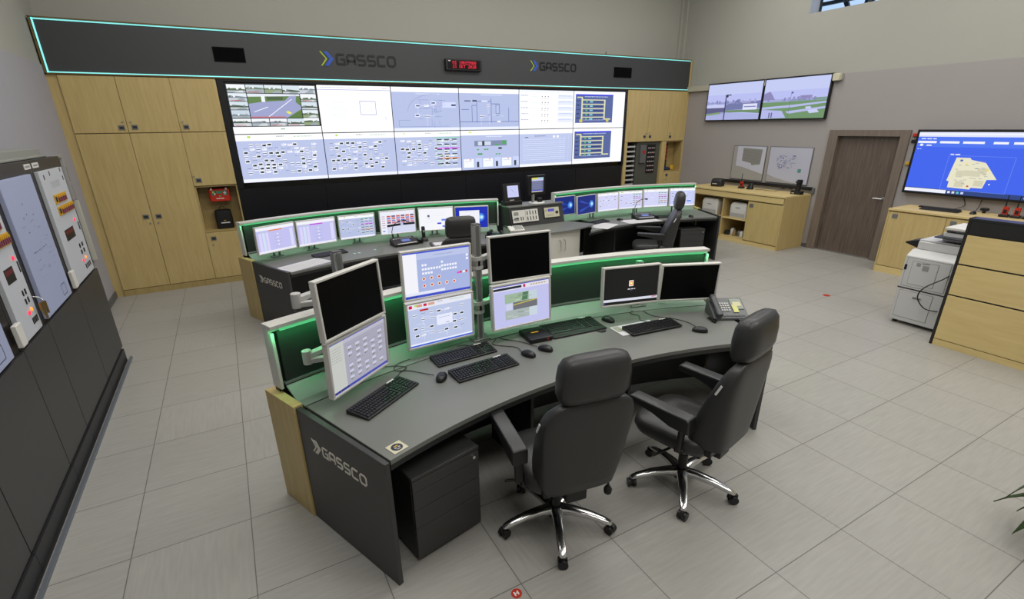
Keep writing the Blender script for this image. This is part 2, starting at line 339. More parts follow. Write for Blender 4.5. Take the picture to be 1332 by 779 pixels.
# clock
ck=thing('digital_clock','small black digital clock with red dot letters on the fascia','clock',(3.55,YB-.003,3.12))
b=MB(); b.box(0,.67,-.06,0,0,.175,PLB); b.build('housing',ck,bev=.008)
b=MB(); b.box(.04,.63,-.063,-.06,.02,.155,mat('clock_glass','#0a0406',.2)); b.box(.045,.085,-.065,-.063,.135,.15,WHITE); b.build('glass',ck)
F57={'M':[17,27,21,17,17,17,17],'I':[14,4,4,4,4,4,14],'1':[4,12,4,4,4,4,14],'0':[14,17,19,21,25,17,14],'H':[17,17,17,31,17,17,17],'3':[30,1,1,14,1,1,30],'5':[31,16,30,1,1,17,14],'2':[14,17,1,2,4,8,31],'O':[14,17,17,17,17,17,14],'K':[17,18,20,24,20,18,17],'T':[31,4,4,4,4,4,4]}
b=MB(); px=.0068
for row,(txt,x0) in enumerate((('MI 10H35M00',.125),('21 OKT 2020',.125))):
    for i,ch in enumerate(txt):
        if ch==' ': continue
        for r in range(7):
            for c in range(5):
                if F57[ch][r]>>(4-c)&1:
                    X=x0+i*px*5.9+c*px; Z=.142-row*.058-r*px; b.box(X,X+px*.7,-.0655,-.063,Z-px*.7,Z,LEDCLK)
b.build('display_text',ck,smooth=0)
b=MB(); b.box(6.98,6.99,YB-.012,YB-.002,3.5,3.56,PLB); tag(b.build('antenna_stub'),'thin dark stub standing on the top edge of the fascia','antenna')
# ------------------------------------------------------------ content painters
def symbols(P,rng,x0,y0,x1,y1,n,dark='#26303a',light='#f4f6ff',col=None):
    nx=max(2,int(math.sqrt(n*1.7))); ny=max(2,n//nx); cw=(x1-x0)/nx; chh=(y1-y0)/ny; u=min(cw/.075,1.25)
    for i in range(nx):
        for j in range(ny):
            if rng.random()<.16: continue
            x=x0+cw*(i+.05+.3*rng.random()); y=y0+chh*(j+.1+.3*rng.random()); k=rng.random()
            if k<.36:
                P.r(x-.006,y-.016,x+.050*u,y+.056,light,2); P.r(x,y,x+.044*u,y+.040,dark,3); P.r(x+.008*u,y+.008,x+.016*u,y+.018,'#8fb59a',4)
            elif k<.62:
                P.r(x,y,x+.048*u,y+.016,light,3); P.r(x,y+.019,x+.048*u,y+.032,'#39434f',4); P.r(x,y+.036,x+.048*u,y+.050,light,3)
            elif k<.80: P.r(x,y,x+.055*u,y+.042,light,2); P.text(x+.005,y+.012,.03*u,.009,'#7683a8',rng,3)
            else: P.text(x,y,.05*u,.010,'#5b6787',rng,3)
            if rng.random()<.5: P.ln(x+.04*u,y+.015,x+cw,y+.015,light,.005,2)
            if rng.random()<.35: P.ln(x+.02*u,y+.04,x+.02*u,y+chh,light,.005,2)
def hmi(seed,n=46,accent=None,bg='#b7c1e4',strip='#fbfcff',split=False):
    rng=random.Random(seed); P=Paint(bg); P.r(0,0,1,.13,strip,1); P.r(0,.93,1,1,'#eef1ff',1)
    P.text(.45,.035,.09,.014,'#7c7f88',rng); P.r(.08+.1*rng.random(),.03,.12+.1*rng.random(),.07,'#b7dc4a',2); P.text(.65,.04,.22,.02,'#bcd8c0',rng)
    symbols(P,rng,.05,.18,.90,.84,n)
    for k in range(9):
        x=rng.random()*.8+.05; y=rng.random()*.6+.2; P.ln(x,y,x+.12,y,'#e9eeff',.007,2); P.ln(x+.12,y,x+.12,y+.08,'#e9eeff',.007,2)
    if split:
        for r_ in range(6):
            for c_,xx in enumerate((.62,.74,.86)):
                P.r(xx,.19+r_*.12,xx+.08,.215+r_*.12,'#2b3540',4); P.r(xx,.23+r_*.12,xx+.08,.25+r_*.12,'#e9f5e9' if c_ else '#b6e0c0',4)
        P.r(.58,.15,.98,.165,'#6fe07d',4); P.r(.62,.405,.98,.428,'#e04af0',5); P.r(.68,.655,.98,.675,'#f0923c',5)
    return P
def cctv():
    rng=random.Random(5); P=Paint('#15171c'); P.r(0,.86,1,1,'#fbfcff',1)
    def tile(x0,y0,x1,y1):
        g=.004; W_=x1-x0-2*g; H_=y1-y0-3*g; X=x0+g; Y=y0+1.5*g
        P.r(X,Y,X+W_,Y+H_,rng.choice(['#dfe9ef','#d2dfe8','#eef2f6','#c4d2de']),1)
        h=.35+.25*rng.random(); P.p([(X,Y+H_*h),(X+W_*.4,Y+H_*(h-.08)),(X+W_,Y+H_*(h+.05)),(X+W_,Y+H_*(h+.2)),(X,Y+H_*(h+.2))],rng.choice(['#54664a','#6f7f6a','#7d8790','#4b5b48']),2)
        P.p([(X,Y+H_*(h+.2)),(X+W_,Y+H_*(h+.2)),(X+W_,Y+H_),(X,Y+H_)],rng.choice(['#b9c2c9','#8fa17c','#c6ccd6','#a7b0b8']),2)
        P.p([(X+W_*.3,Y+H_),(X+W_*(.5+.3*rng.random()),Y+H_*(h+.2)),(X+W_*.85,Y+H_*(h+.2)),(X+W_*.9,Y+H_)],rng.choice(['#d9dee4','#9aa6ad','#cfd6da']),3)
        for q in range(3): xx=X+W_*rng.random()*.8; P.r(xx,Y+H_*(h-.12),xx+W_*.1,Y+H_*(h+.1),rng.choice(['#eef2f4','#5a6660','#8a949c']),4)
        if rng.random()<.5: P.r(X+W_*.1,Y+H_*.86,X+W_*.7,Y+H_*.93,'#c8452f',5)
    for k in range(4): tile(.01+k*.2,.02,.21+k*.2,.19)
    for k in range(5): tile(.80,.02+k*.165,.99,.185+k*.165)
    for k in range(3): tile(.01,.19+k*.165,.21,.355+k*.165)
    for k in range(4): tile(.01+k*.2,.69,.21+k*.2,.85)
    P.r(.215,.20,.795,.68,'#5f7f47',1); P.p([(.215,.40),(.36,.36),(.62,.33),(.70,.20),(.76,.20),(.74,.36),(.795,.44),(.795,.50),(.62,.68),(.215,.68)],'#9aa0c8',2)
    P.p([(.215,.20),(.795,.20),(.795,.235),(.215,.26)],'#dfe6ee',2); P.r(.36,.24,.40,.36,'#eef2f8',3); P.r(.42,.25,.60,.32,'#4a6040',3)
    P.ln(.40,.67,.70,.30,'#f4f6ff',.012,4,1.7); P.ln(.26,.56,.42,.46,'#f4f6ff',.012,4,1.7); P.p([(.64,.54),(.68,.58),(.65,.61),(.61,.56)],'#e6e45a',4)
    P.p([(.70,.60),(.795,.54),(.795,.68),(.62,.68)],'#56783d',3); P.r(.22,.655,.60,.672,'#d24a3a',5); P.r(.52,.90,.57,.92,'#7fae88',2)
    return P
def plain_doc():
    rng=random.Random(9); P=Paint('#fdfdff'); P.text(.05,.04,.5,.012,'#a9b2c8',rng); P.r(0,.085,1,.095,'#7d88c4',1); P.text(.88,.045,.08,.014,'#e9a0b8',rng)
    for (a,b_,c,d_) in ((.55,.33,.77,.33),(.77,.33,.77,.62),(.55,.62,.77,.62),(.55,.33,.55,.62)): P.ln(a,b_,c,d_,'#8b95c9',.012,2,1.7)
    for k in range(8): P.text(.15,.36+k*.055,.22,.012,'#d5e3ee',rng)
    for k in range(4): P.text(.58,.40+k*.05,.14,.01,'#d9deea',rng)
    P.ln(.14,.20,.14,.9,'#dfe4f4',.006,1); P.ln(.44,.20,.44,.9,'#dfe4f4',.006,1); P.r(.9,.66,.905,.74,'#8b95c9',2); return P
def schem(seed,big=False):
    rng=random.Random(seed); P=Paint('#b2bde2'); P.r(0,0,1,.11,'#f8faff',1); P.r(0,.93,1,1,'#e6ecff',1); P.text(.35,.14,.36,.014,'#e8eeff',rng)
    D='#6d7fb8' if not big else '#5d70ac'; wv=.006 if not big else .014
    if big:
        for a in ((.28,.30,.52,.30),(.28,.30,.28,.82),(.52,.22,.52,.82),(.0,.80,1,.80),(.52,.36,.66,.36),(.66,.36,.66,.60),(.66,.60,.6,.60),(.6,.60,.6,.36),(.2,.40,.28,.40),(.2,.40,.2,.8),(.82,.45,.82,.8),(.03,.5,.15,.5)): P.ln(*a,D,wv,2,1.7)
        P.r(.08,.28,.18,.31,'#5b6787',3); P.r(.21,.27,.28,.31,'#3b4660',3); P.r(.36,.28,.46,.31,'#dfe6ff',3); P.r(.62,.78,.68,.82,'#eef2ff',3)
    else:
        for k in range(16): P.ln(.22+.4*((1-cos(k*PI/30))),.55-.4*sin(k*PI/30),.22+.4*((1-cos((k+1)*PI/30))),.55-.4*sin((k+1)*PI/30),D,wv,2,1.7)
        for k in range(26):
            x=.35+rng.random()*.4; y=.25+rng.random()*.55; l=rng.random()*.14+.03
            P.ln(x,y,x+l if k%2 else x,y if k%2 else y+l,D,wv,2,1.7)
        P.ln(.08,.9,.84,.9,D,wv,2,1.7); P.ln(.08,.75,.25,.75,D,wv,2,1.7); P.ln(.08,.75,.08,.9,D,wv,2,1.7)
        P.r(.74,.33,.95,.46,'#cfd8ff',2); P.r(.88,.38,.95,.42,'#39435a',3); P.r(.66,.33,.69,.345,'#c58ad8',3); P.r(.66,.42,.69,.435,'#c58ad8',3)
    symbols(P,rng,.3,.3,.7,.8,6,'#5b6aa0'); return P
def table_doc():
    rng=random.Random(19); P=Paint('#fbfcff')
    P.r(0,.0,1,.07,'#f1f4ff',1)
    for g_ in range(5):
        y=.13+g_*.155; P.text(.03,y,.13,.016,'#8b93b5',rng)
        for c in range(3): P.r(.40+c*.055,y+.02,.415+c*.055,y+.045,'#56606e',2); P.r(.40+c*.055,y+.07,.41+c*.055,y+.09,'#9a7a60',2)
        P.r(.70,y-.02,1,y+.09,'#e3eafc',1); P.text(.72,y,.24,.014,'#9fb0dd',rng); P.text(.2,y+.03,.12,.010,'#c9e6e2',rng)
    P.ln(.03,.05,.03,.95,'#d5dcf4',.005); return P
def bluegrid():
    rng=random.Random(23); P=Paint('#bcc6e8'); P.r(0,0,1,.12,'#fafbff',1); P.text(.28,.17,.2,.016,'#5c6680',rng); P.r(.62,.17,.66,.23,'#f6f8ff',2); P.r(.69,.17,.73,.23,'#f6f8ff',2)
    for k in range(11): P.text(.06,.26+k*.055,.8,.012,'#dfe6ff',rng); P.r(.03,.30+k*.055,.97,.303+k*.055,'#93a5e0',1)
    for k in range(3): P.r(.76+k*.08,.15,.762+k*.08,.9,'#dfe6ff',2)
    P.r(.10,.2,.16,.222,'#4b5878',2); P.r(0,.93,1,1,'#f4f6ff',1); return P
def statusmap():
    rng=random.Random(29); P=Paint('#b5c0e4'); P.r(0,0,1,.12,'#fafbff',1); P.r(.13,.03,.18,.065,'#dbe86a',2); P.text(.42,.15,.28,.018,'#e6ecff',rng)
    P.r(.22,.26,.78,.40,'#7d8aa8',2); P.r(.28,.28,.50,.38,'#cdd6ea',3); P.r(.35,.27,.39,.39,'#2f3a46',4); P.r(.70,.27,.77,.36,'#4da553',4); P.r(.58,.36,.64,.40,'#4da553',4)
    for x in (.26,.38,.42,.58,.63): P.r(x,.47 if x<.5 else .60,x+.035,.50 if x<.5 else .63,'#49a34e',3)
    P.r(.63,.44,.69,.49,'#3b4454',3); P.r(.27,.58,.35,.62,'#3f9a48',3)
    for k in range(3):
        x=.03+k*.33; P.r(x,.72,x+.17,.94,'#f2f5ff',2); P.r(x+.22,.80,x+.26,.94,'#3a4352',3); P.r(x+.10,.73,x+.13,.75,'#d86a7a',3); P.r(x+.20,.70,x+.31,.94,'#c6d2f4',1); P.ln(x+.02,.78,x+.14,.78,'#99aabb',.008,3)
    return P
def pipes(mark):
    rng=random.Random(31); P=Paint('#fbfcff'); P.r(.03,.08,.76,.86,'#53639a',1); P.r(.03,.08,.76,.12,'#3b3fd8',2)
    Y='#dcdcae'; n=5
    P.r(.14,.18,.165,.78,Y,4); P.r(.58,.22,.605,.76,Y,4); P.r(.06,.15,.16,.18,Y,4); P.r(.59,.74,.72,.775,Y,4)
    for k in range(n): P.r(.14,.22+k*.118,.60,.245+k*.118,Y,4); P.r(.2,.27+k*.118,.56,.30+k*.118,'#2c3a66',3); P.r(.22,.26+k*.118,.26,.30+k*.118,'#57b06a',5); P.r(.30,.26+k*.118,.36,.30+k*.118,'#7fc3c9',5); P.text(.05,.24+k*.118,.07,.03,'#27305a',rng,3)
    P.text(.2,.135,.45,.02,'#bcc8f4',rng,3); P.text(.18,.77,.4,.02,'#aeb9e8',rng,3)
    if mark: P.dot(.14,.80,.05,'#cfc25a',5); P.dot(.66,.80,.045,'#cfc25a',5)
    P.r(0,.90,1,.905,'#9aa6cf',1); return P
# ------------------------------------------------------------ video wall: 12 displays
XS=[.195,1.43,2.58,3.785,5.0,6.25,7.56]; ZS=[1.475,2.165,2.855]
cont=[[hmi(1,96),hmi(2,80),hmi(3,70,split=True),statusmap(),bluegrid(),pipes(False)],[cctv(),plain_doc(),schem(7),schem(8,True),table_doc(),pipes(True)]]
names=[['dense light-blue process diagram','diagram with a green-yellow marker top left','diagram crossed by one magenta and one orange line','status map with grey block and small green squares','faint blue table rows','blue panel of yellow pipes without round ends'],
 ['camera picture grid around a road view','white page with one small square outline','thin-line plant schematic','thick-line plant schematic with a rectangle','white page of five table groups','blue panel of yellow pipes with round ends']]
for r_ in range(2):
    for c_ in range(6):
        x0,x1=XS[c_],XS[c_+1]; z0,z1=ZS[r_],ZS[r_+1]
        t=thing('video_wall_display','video wall display, %s row: %s'%(('lower','upper')[r_],names[r_][c_]),'display',((x0+x1)/2,YB,z0),group='displays of the video wall')
        hw=(x1-x0)/2; hh=z1-z0
        b=MB(); b.box(-hw+.001,hw-.001,-.002,.10,.001,hh-.001,PLB); b.build('housing',t)
        cont[r_][c_].build('screen',t,-hw+.006,hw-.006,.006,hh-.006,-.0035,WALLSCREEN,.0006)
b=MB(); b.box(.105,.19,YB-.02,YB+.1,1.40,2.90,DARK2); b.box(7.565,7.61,YB-.02,YB+.1,1.40,2.90,DARK2); b.box(.19,7.565,YB-.02,YB+.1,2.86,2.90,DARK2)
tag(b.build('video_wall_surround',bev=.003),'thin black surround framing the video wall displays','frame')
t=thing('backing_panel','black lower wall panelling under the video wall','panel',(3.9,YB,0))
for k in range(6):
    b=MB(); x0=.11+k*1.25-3.9; x1=min(x0+1.244,7.6-3.9); b.box(x0,x1,0,.05,.0,1.395,DARK2); b.build('board',t)
# ------------------------------------------------------------ wood cupboards on the left of the video wall
def pull(parent,x,z,key=(0,.05)):
    b=MB(); b.box(x-.035,x+.035,-.006,0,z-.03,z+.03,mat('satin_steel','#86888a',.35,.6)); b.box(x-.024,x+.024,-.0065,-.006,z-.018,z+.014,mat('pull_shadow','#3e3f40',.4,.5)); b.build('flush_pull',parent,bev=.002)
    b=MB(); b.cyl((0,0,0),.011,.012,ALU,12,M=Matrix.Translation((x+key[0],-.0,z+key[1]))@Matrix.Rotation(PI/2,4,'X')); b.build('lock',parent)
def cup(name,label,x0,x1,z0,z1,doors,dep=.38,open_=None,cat='cupboard'):
    cx=(x0+x1)/2; t=thing(name,label,cat,(cx,YB,z0)); hw=(x1-x0)/2; hh=z1-z0
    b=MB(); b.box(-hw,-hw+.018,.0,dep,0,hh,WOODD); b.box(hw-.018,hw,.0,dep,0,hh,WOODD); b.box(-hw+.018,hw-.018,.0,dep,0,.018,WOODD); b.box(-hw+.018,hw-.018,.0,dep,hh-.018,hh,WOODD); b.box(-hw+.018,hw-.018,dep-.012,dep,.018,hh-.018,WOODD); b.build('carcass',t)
    for (a0,a1,c0,c1,px_,pz,key) in doors:
        d_=MB(); d_.box(a0-cx+.0025,a1-cx-.0025,-.020,-.001,c0-z0+.0025,c1-z0-.0025,WOOD); dd=d_.build('door',t,bev=.0015)
        if px_ is not None:
            q=MB(); q.box(px_-cx-.035,px_-cx+.035,-.026,-.020,pz-z0-.03,pz-z0+.03,mat('satin_steel','#86888a',.35,.6)); q.box(px_-cx-.024,px_-cx+.024,-.0275,-.026,pz-z0-.018,pz-z0+.014,mat('pull_shadow','#3e3f40',.4,.5)); q.build('flush_pull',dd,bev=.002)
            q=MB(); q.cyl((0,0,0),.011,.014,ALU,12,M=Matrix.Translation((px_-cx+key[0],-.020,pz-z0+key[1]))@Matrix.Rotation(PI/2,4,'X')); q.build('lock',dd)
    return t
cup('upper_cupboard','two-door maple upper cupboard at the far left under the fascia',-1.62,-.45,2.21,2.895,[(-1.62,-1.045,2.21,2.895,-1.11,2.275,(.025,.075)),(-1.045,-.45,2.21,2.895,-.965,2.28,(-.03,.07))])
cup('tall_cupboard','tall two-door maple cupboard at the far left of the back wall',-1.62,-.45,.09,2.205,[(-1.62,-1.045,.09,2.205,-1.115,1.10,(.03,-.09)),(-1.045,-.45,.09,2.205,-.965,1.095,(-.02,-.09))])
cup('upper_cupboard','single-door maple upper cupboard directly left of the video wall',-.45,.10,2.21,2.895,[(-.45,.10,2.21,2.895,-.375,2.275,(-.03,.07))])
cup('middle_cupboard','square-door maple cupboard just above the first aid box niche',-.45,.10,1.475,2.205,[(-.45,.10,1.475,2.205,-.375,1.555,(-.05,.06))])
cup('open_niche','open maple shelf niche holding the first aid box and black bag',-.45,.10,.795,1.47,[],dep=.27,cat='shelf')
cup('low_cupboard','low maple cupboard under the open niche left of the video wall',-.45,.10,.09,.79,[(-.45,.10,.09,.79,-.355,.705,(-.02,-.09))])
b=MB(); b.box(-1.62,.10,YB-.02,YB+.02,0,.085,WOODD); struct(b,'baseboard_back')
# first aid box, bag
t=thing('first_aid_box','red first aid box hanging at the top of the open niche','first aid box',(-.155,YB+.17,1.225))
b=MB(); b.box(-.14,.14,-.10,.06,0,.19,RED); b.build('case',t,bev=.02)
b=MB(); b.box(-.09,.08,-.04,-.02,.19,.205,PLB); b.box(-.11,-.085,-.12,-.1,.17,.2,WHITE); b.box(.085,.11,-.12,-.1,.17,.2,WHITE); b.build('handle',t,bev=.004)
P=Paint('#b5270f'); P.r(.08,.10,.28,.50,'#2d7d63',1); P.r(.12,.14,.2,.3,'#e2d24a',2); P.r(.2,.3,.27,.46,'#e8f0ea',2); P.r(.34,.14,.64,.36,'#2d8f70',1); P.r(.70,.10,.94,.52,'#2d7d63',1); P.r(.80,.15,.84,.47,'#f2f2f2',2); P.r(.74,.27,.90,.35,'#f2f2f2',2); P.r(.46,.52,.58,.62,'#3aa870',1); P.text(.28,.75,.44,.07,'#efe6df',random.Random(3))
P.build('label_print',t,-.115,.115,.01,.18,-.1012,PRINT)
t=thing('black_bag','black zipped equipment bag with a wire handle in the niche','bag',(-.165,YB+.16,.814))
b=MB(); b.sup([(0,0,.0,.10,.06,0),(0,0,.012,.115,.07,0),(0,0,.15,.118,.07,0),(0,0,.27,.11,.06,0),(0,0,.285,.09,.04,0)],PLB,ex=5); b.build('body',t)
b=MB(); b.tube([(-.04,0,.28),(-.03,0,.32),(0,0,.335),(.03,0,.32),(.04,0,.28)],.004,PLB); b.build('handle',t)
b=MB(); b.box(-.05,.07,-.0755,-.069,.085,.10,PAPER); b.box(-.01,.02,-.0755,-.069,.12,.13,YEL); b.build('label_print',t)
# ------------------------------------------------------------ right cupboards
cup('upper_cupboard','two-door maple upper cupboard right of the video wall',7.62,8.855,1.865,2.895,[(7.62,8.255,1.865,2.895,8.17,1.97,(.045,.07)),(8.255,8.855,1.865,2.895,8.33,1.97,(-.03,.08))])
cup('upper_cupboard','narrow single-door maple upper cupboard beside the right wall',8.855,9.37,1.865,2.895,[(8.855,9.37,1.865,2.895,8.94,1.955,(-.02,.08))])
cup('open_shelf','open maple shelf with glossy red and yellow items beside the right wall',8.855,9.37,1.20,1.86,[],dep=.24,cat='shelf')
cup('low_cupboard','low maple cupboard under the open shelf beside the right wall',8.855,9.37,.06,1.195,[(8.855,9.37,.06,1.195,8.95,1.12,(-.02,-.09))])
b=MB(); b.box(7.62,7.70,YB-.02,YB+.38,0,1.86,WOOD); b.box(8.72,8.85,YB-.02,YB+.38,0,1.86,WOOD); struct(b,'trim_6')
t=thing('paper_tray_rack','tall rack of grey letter trays beside the video wall','rack',(7.85,YB+.06,0))
b=MB(); b.box(-.14,-.125,0,.3,.0,1.84,STEEL); b.box(.125,.14,0,.3,.0,1.84,STEEL); b.box(-.125,.125,.28,.3,0,1.84,DARK); b.build('frame',t)
for k in range(17):
    b=MB(); z=.15+k*.1; b.box(-.124,.124,-.03,.27,z,z+.012,LGREY); b.box(-.124,.124,-.035,-.03,z,z+.035,LGREY); b.build('tray',t)
t=thing('alarm_panel_cabinet','grey steel panel with rows of indicator lamps, right of the letter trays','control panel',(8.36,YB+.03,0))
b=MB(); b.box(-.345,.345,0,.3,0,1.855,mat('panel_grey','#55564f',.5,.2)); b.build('body',t,bev=.004)
b=MB(); b.box(-.03,.21,-.012,0,1.19,1.80,PLB); b.build('lamp_board',t)
b=MB()
for r_ in range(6):
    for c_ in range(4): b.box(-.01+c_*.055,.022+c_*.055,-.016,-.012,1.24+r_*.095,1.262+r_*.095,LGREY); 
    for c_ in range(4): b.box(-.005+c_*.055,.008+c_*.055,-.017,-.016,1.228+r_*.095,1.236+r_*.095,RED)
b.build('indicator_windows',t,smooth=0)
b=MB(); b.box(-.26,-.10,-.05,0,1.42,1.79,STEEL); b.box(-.20,-.13,-.055,-.05,1.62,1.68,RED); b.build('relay_box',t,bev=.01)
t=thing('key_rack','dark rack hung with red tags inside the right open shelf','rack',(9.03,YB+.195,1.24))
b=MB(); b.box(-.16,.10,0,.03,0,.56,DARK); b.build('board',t)
for k in range(8):
    b=MB(); b.box(-.14+(k%2)*.12,-.05+(k%2)*.12,-.025,0,.20+(k//2)*.09,.26+(k//2)*.09,RED); b.build('red_tag',t,bev=.004)
b=MB(); b.sup([(0,0,0,.05,.04,0),(0,0,.02,.06,.05,0),(0,0,.08,.05,.04,0),(0,0,.1,.03,.02,0)],YEL); o=b.build('yellow_padlock_bundle'); o.location=(9.2,YB+.09,1.22); tag(o,'small yellow object standing on the right open shelf','container')
b=MB(); b.sup([(0,0,0,.12,.06,0),(0,0,.03,.13,.07,0),(0,0,.06,.1,.05,0)],mat('dark_blue_cloth','#1f2b4a',.7)); o=b.build('folded_blue_cloth'); o.location=(9.0,YB+.085,1.22); tag(o,'dark blue folded cloth at the bottom of the right open shelf','cloth')
# ------------------------------------------------------------ instrument cabinets on the left wall
def lampsq(b,x,z,w_,h_,m,y=-.03): b.box(x,x+w_,y-.004,y,z,z+h_,m)
XB=-1.30
def bank(y0,y1,kind,label,key):
    t=thing('instrument_cabinet',label,'control cabinet',(XB,(y0+y1)/2,0),PI/2,group='instrument cabinets along the left wall'); hw=(y1-y0)/2
    b=MB(); b.box(-hw+.003,hw-.003,0,.41,.14,2.03,BRONZE); b.build('body',t,bev=.003)
    b=MB(); b.box(-hw+.004,hw-.004,-.018,0,.15,.99,DARK); b.build('lower_door',t,bev=.002)
    b=MB(); b.box(-hw+.002,hw-.05 if key=='P1' else hw-.002,-.03,.39,0.0,.138,mat('plinth_black','#222224',.45)); b.build('plinth',t)
    if kind=='inst':
        pw=(-hw+.015,hw-.14) if key=='P1' else (-hw+.04,hw-.13)
        x0,x1=pw; b=MB(); b.box(x0,x1,-.026,0,1.02,1.945,BOARD); pn=b.build('instrument_panel',t,bev=.002); wdt=x1-x0
        s=wdt/.66
        for (zz,xa,n) in ((1.68,x0+.17*s,4),(1.585,x0+.17*s,6)):
            b=MB(); b.box(xa,xa+(.09+n*.062)*s,-.034,-.026,zz,zz+.07,YEL); b.box(xa+.01,xa+.05*s,-.036,-.034,zz+.015,zz+.055,PLB)
            for k in range(n): b.box(xa+(.075+k*.062)*s,xa+(.105+k*.062)*s,-.045,-.034,zz+.01,zz+.045,mat('purple_fuse','#7a3a52',.5)); b.box(xa+(.075+k*.062)*s,xa+(.105+k*.062)*s,-.046,-.034,zz+.045,zz+.06,YEL)
            b.build('yellow_fuse_row',pn,smooth=0)
        b=MB()
        b.box(x0+.15*s,x0+.42*s,-.028,-.026,1.375,1.465,PLB); b.box(x0+.16*s,x0+.41*s,-.029,-.028,1.425,1.455,mat('meter_red','#5e1a1e',.4)); b.build('meter',pn)
        b=MB()
        for cx_,cz_,m_ in ((x0+.53*s,1.50,LEDR),(x0+.40*s,1.155,LEDR),(x0+.50*s,1.165,LEDO)):
            b.cyl((0,0,0),.013,.006,m_,12,M=Matrix.Translation((cx_,-.026,cz_))@Matrix.Rotation(PI/2,4,'X'))
        b.build('indicator_lamp',pn)
        b=MB()
        for cx_,cz_ in ((x0+.09*s,1.88),(x0+.25*s,1.90),(x0+.57*s,1.91),(x0+.59*s,1.84)): b.box(cx_,cx_+.018*s,-.028,-.026,cz_,cz_+.035,mat('small_dark_red','#3a1216',.4))
        for r_ in range(2):
            for c_ in range(2): b.box(x0+(.42+.09*c_)*s,x0+(.45+.09*c_)*s,-.03,-.026,1.21+r_*.055,1.245+r_*.055,PLB)
        for k in range(4): b.box(x0+(.42+k*.05)*s,x0+(.44+k*.05)*s,-.03,-.026,1.075,1.115,PLB)
        b.box(x0+.60*s,x0+.62*s,-.03,-.026,1.40,1.47,PLB); b.build('switch_slots',pn,smooth=0)
        P=Paint('#bfc2c8'); rng=random.Random(4)
        for k in range(5): P.text(.05,.1+.15*k,.8,.06,'#8f9398',rng,1)
        P.build('engraved_lines',pn,x0+.2*s,x0+.5*s,1.79,1.86,-.0262,PRINT)
        b=MB(); b.box(x0-.10,x0-.015,-.045,-.018,1.03,1.17,WHITE); b.build('cable_outlet',t,bev=.004)
    else:
        x0,x1=-hw+.02,hw-.17; b=MB(); b.box(x0,x1,-.026,0,1.02,1.945,MIMIC); pn=b.build('mimic_panel',t,bev=.002)
        P=Paint('#a3abca'); rng=random.Random(int(y0*10))
        for k in range(34):
            x=.12+rng.random()*.75; y=.30+rng.random()*.5
            P.ln(x,y,x+.05+.08*rng.random(),y,'#7b83a0',.004,1,.7) if k%2 else P.r(x,y,x+.014,y+.006,'#7f86a0',1)
        for x,y in ((.30,.27),(.42,.25),(.62,.27),(.32,.38),(.40,.17)): P.r(x,y,x+.022,y+.010,'#4b4350',2)
        for k in range(6): P.r(.26+.08*k,.535-.002*k,.31+.08*k,.541-.002*k,'#5e6480',2)
        for a in ((.70,.88,.86,.88),(.86,.88,.86,.97),(.86,.97,.70,.97),(.70,.97,.70,.88)): P.ln(*a,'#3e4458',.006,2,.7)
        P.build('mimic_lines',pn,x0+.01,x1-.01,1.03,1.93,-.0264,PRINT)
    b=MB(); b.box(-hw+.02,-hw+.17,-.006,-.001,1.975,2.012,WHITE); b.box(-hw+.04,-hw+.15,-.007,-.006,1.987,2.0,MGREY); b.build('name_plate',t)
    if key!='P1': b=MB(); b.box(hw-.17,hw-.03,-.006,-.001,1.975,2.012,WHITE); b.box(hw-.15,hw-.05,-.007,-.006,1.987,2.0,MGREY); b.build('name_plate',t)
    return t
bank(2.10,2.95,'inst','instrument cabinet nearest the camera on the left wall, only its dark lower door in view','P5')
bank(2.95,3.79,'mimic','cabinet with a blue-grey mimic board cut off by the left picture edge','P4')
bank(3.79,4.31,'inst','narrow white instrument cabinet with a bunch of keys hanging from it','P3')
bank(4.31,5.16,'mimic','cabinet with the large blue-grey mimic board shown whole','P2')
bank(5.16,6.0,'inst','white instrument cabinet with yellow fuse rows, nearest the maple cupboards','P1')
b=MB(); b.tube([(0,0,0),(.03,0,-.01),(.045,0,-.03),(.03,.01,-.05)],.003,ALU)
for k in range(5): b.box(.02+.004*k,.032+.004*k,-.02+.012*k,-.012+.012*k,-.05-.03*(k%3)-.05,-.045,mat('brass','#8f7a4e',.4,.6))
o=b.build('key_bunch'); o.location=(XB+.035,4.16,1.23); tag(o,'bunch of brass keys hanging from the narrow instrument cabinet','keys')
b=MB(); b.box(XL,-1.42,2.1,6.02,2.032,2.10,mat('trunking','#8c8d86',.6)); b.box(-1.42,-1.36,2.1,5.9,2.032,2.05,MATS['trunking']); tag(b.build('cable_trunking',bev=.005),'grey cable trunking lying along the top of the instrument cabinets','trunking')
t=thing('wall_conduit','light grey cable duct with black strips on the left wall by the maple cupboards','conduit',(XL+.002,7.9,0),PI/2)
b=MB(); b.box(-1.7,.10,-.03,0,1.945,1.985,mat('conduit_panel','#a3a3a0',.6)); b.box(.06,.10,-.03,0,1.45,1.945,MATS['conduit_panel']); b.build('rail',t,bev=.003)
b=MB(); b.box(.07,.12,-.05,0,.68,1.44,mat('conduit_grey','#bdbcb0',.5)); b.build('duct',t,bev=.006)
b=MB(); b.box(.17,.20,-.012,0,1.66,1.83,PLB); b.box(.17,.20,-.012,0,1.44,1.62,PLB); b.box(.12,.165,-.010,0,1.80,1.825,YEL); b.box(.125,.17,-.010,0,1.70,1.725,YEL); b.build('warning_strip',t)
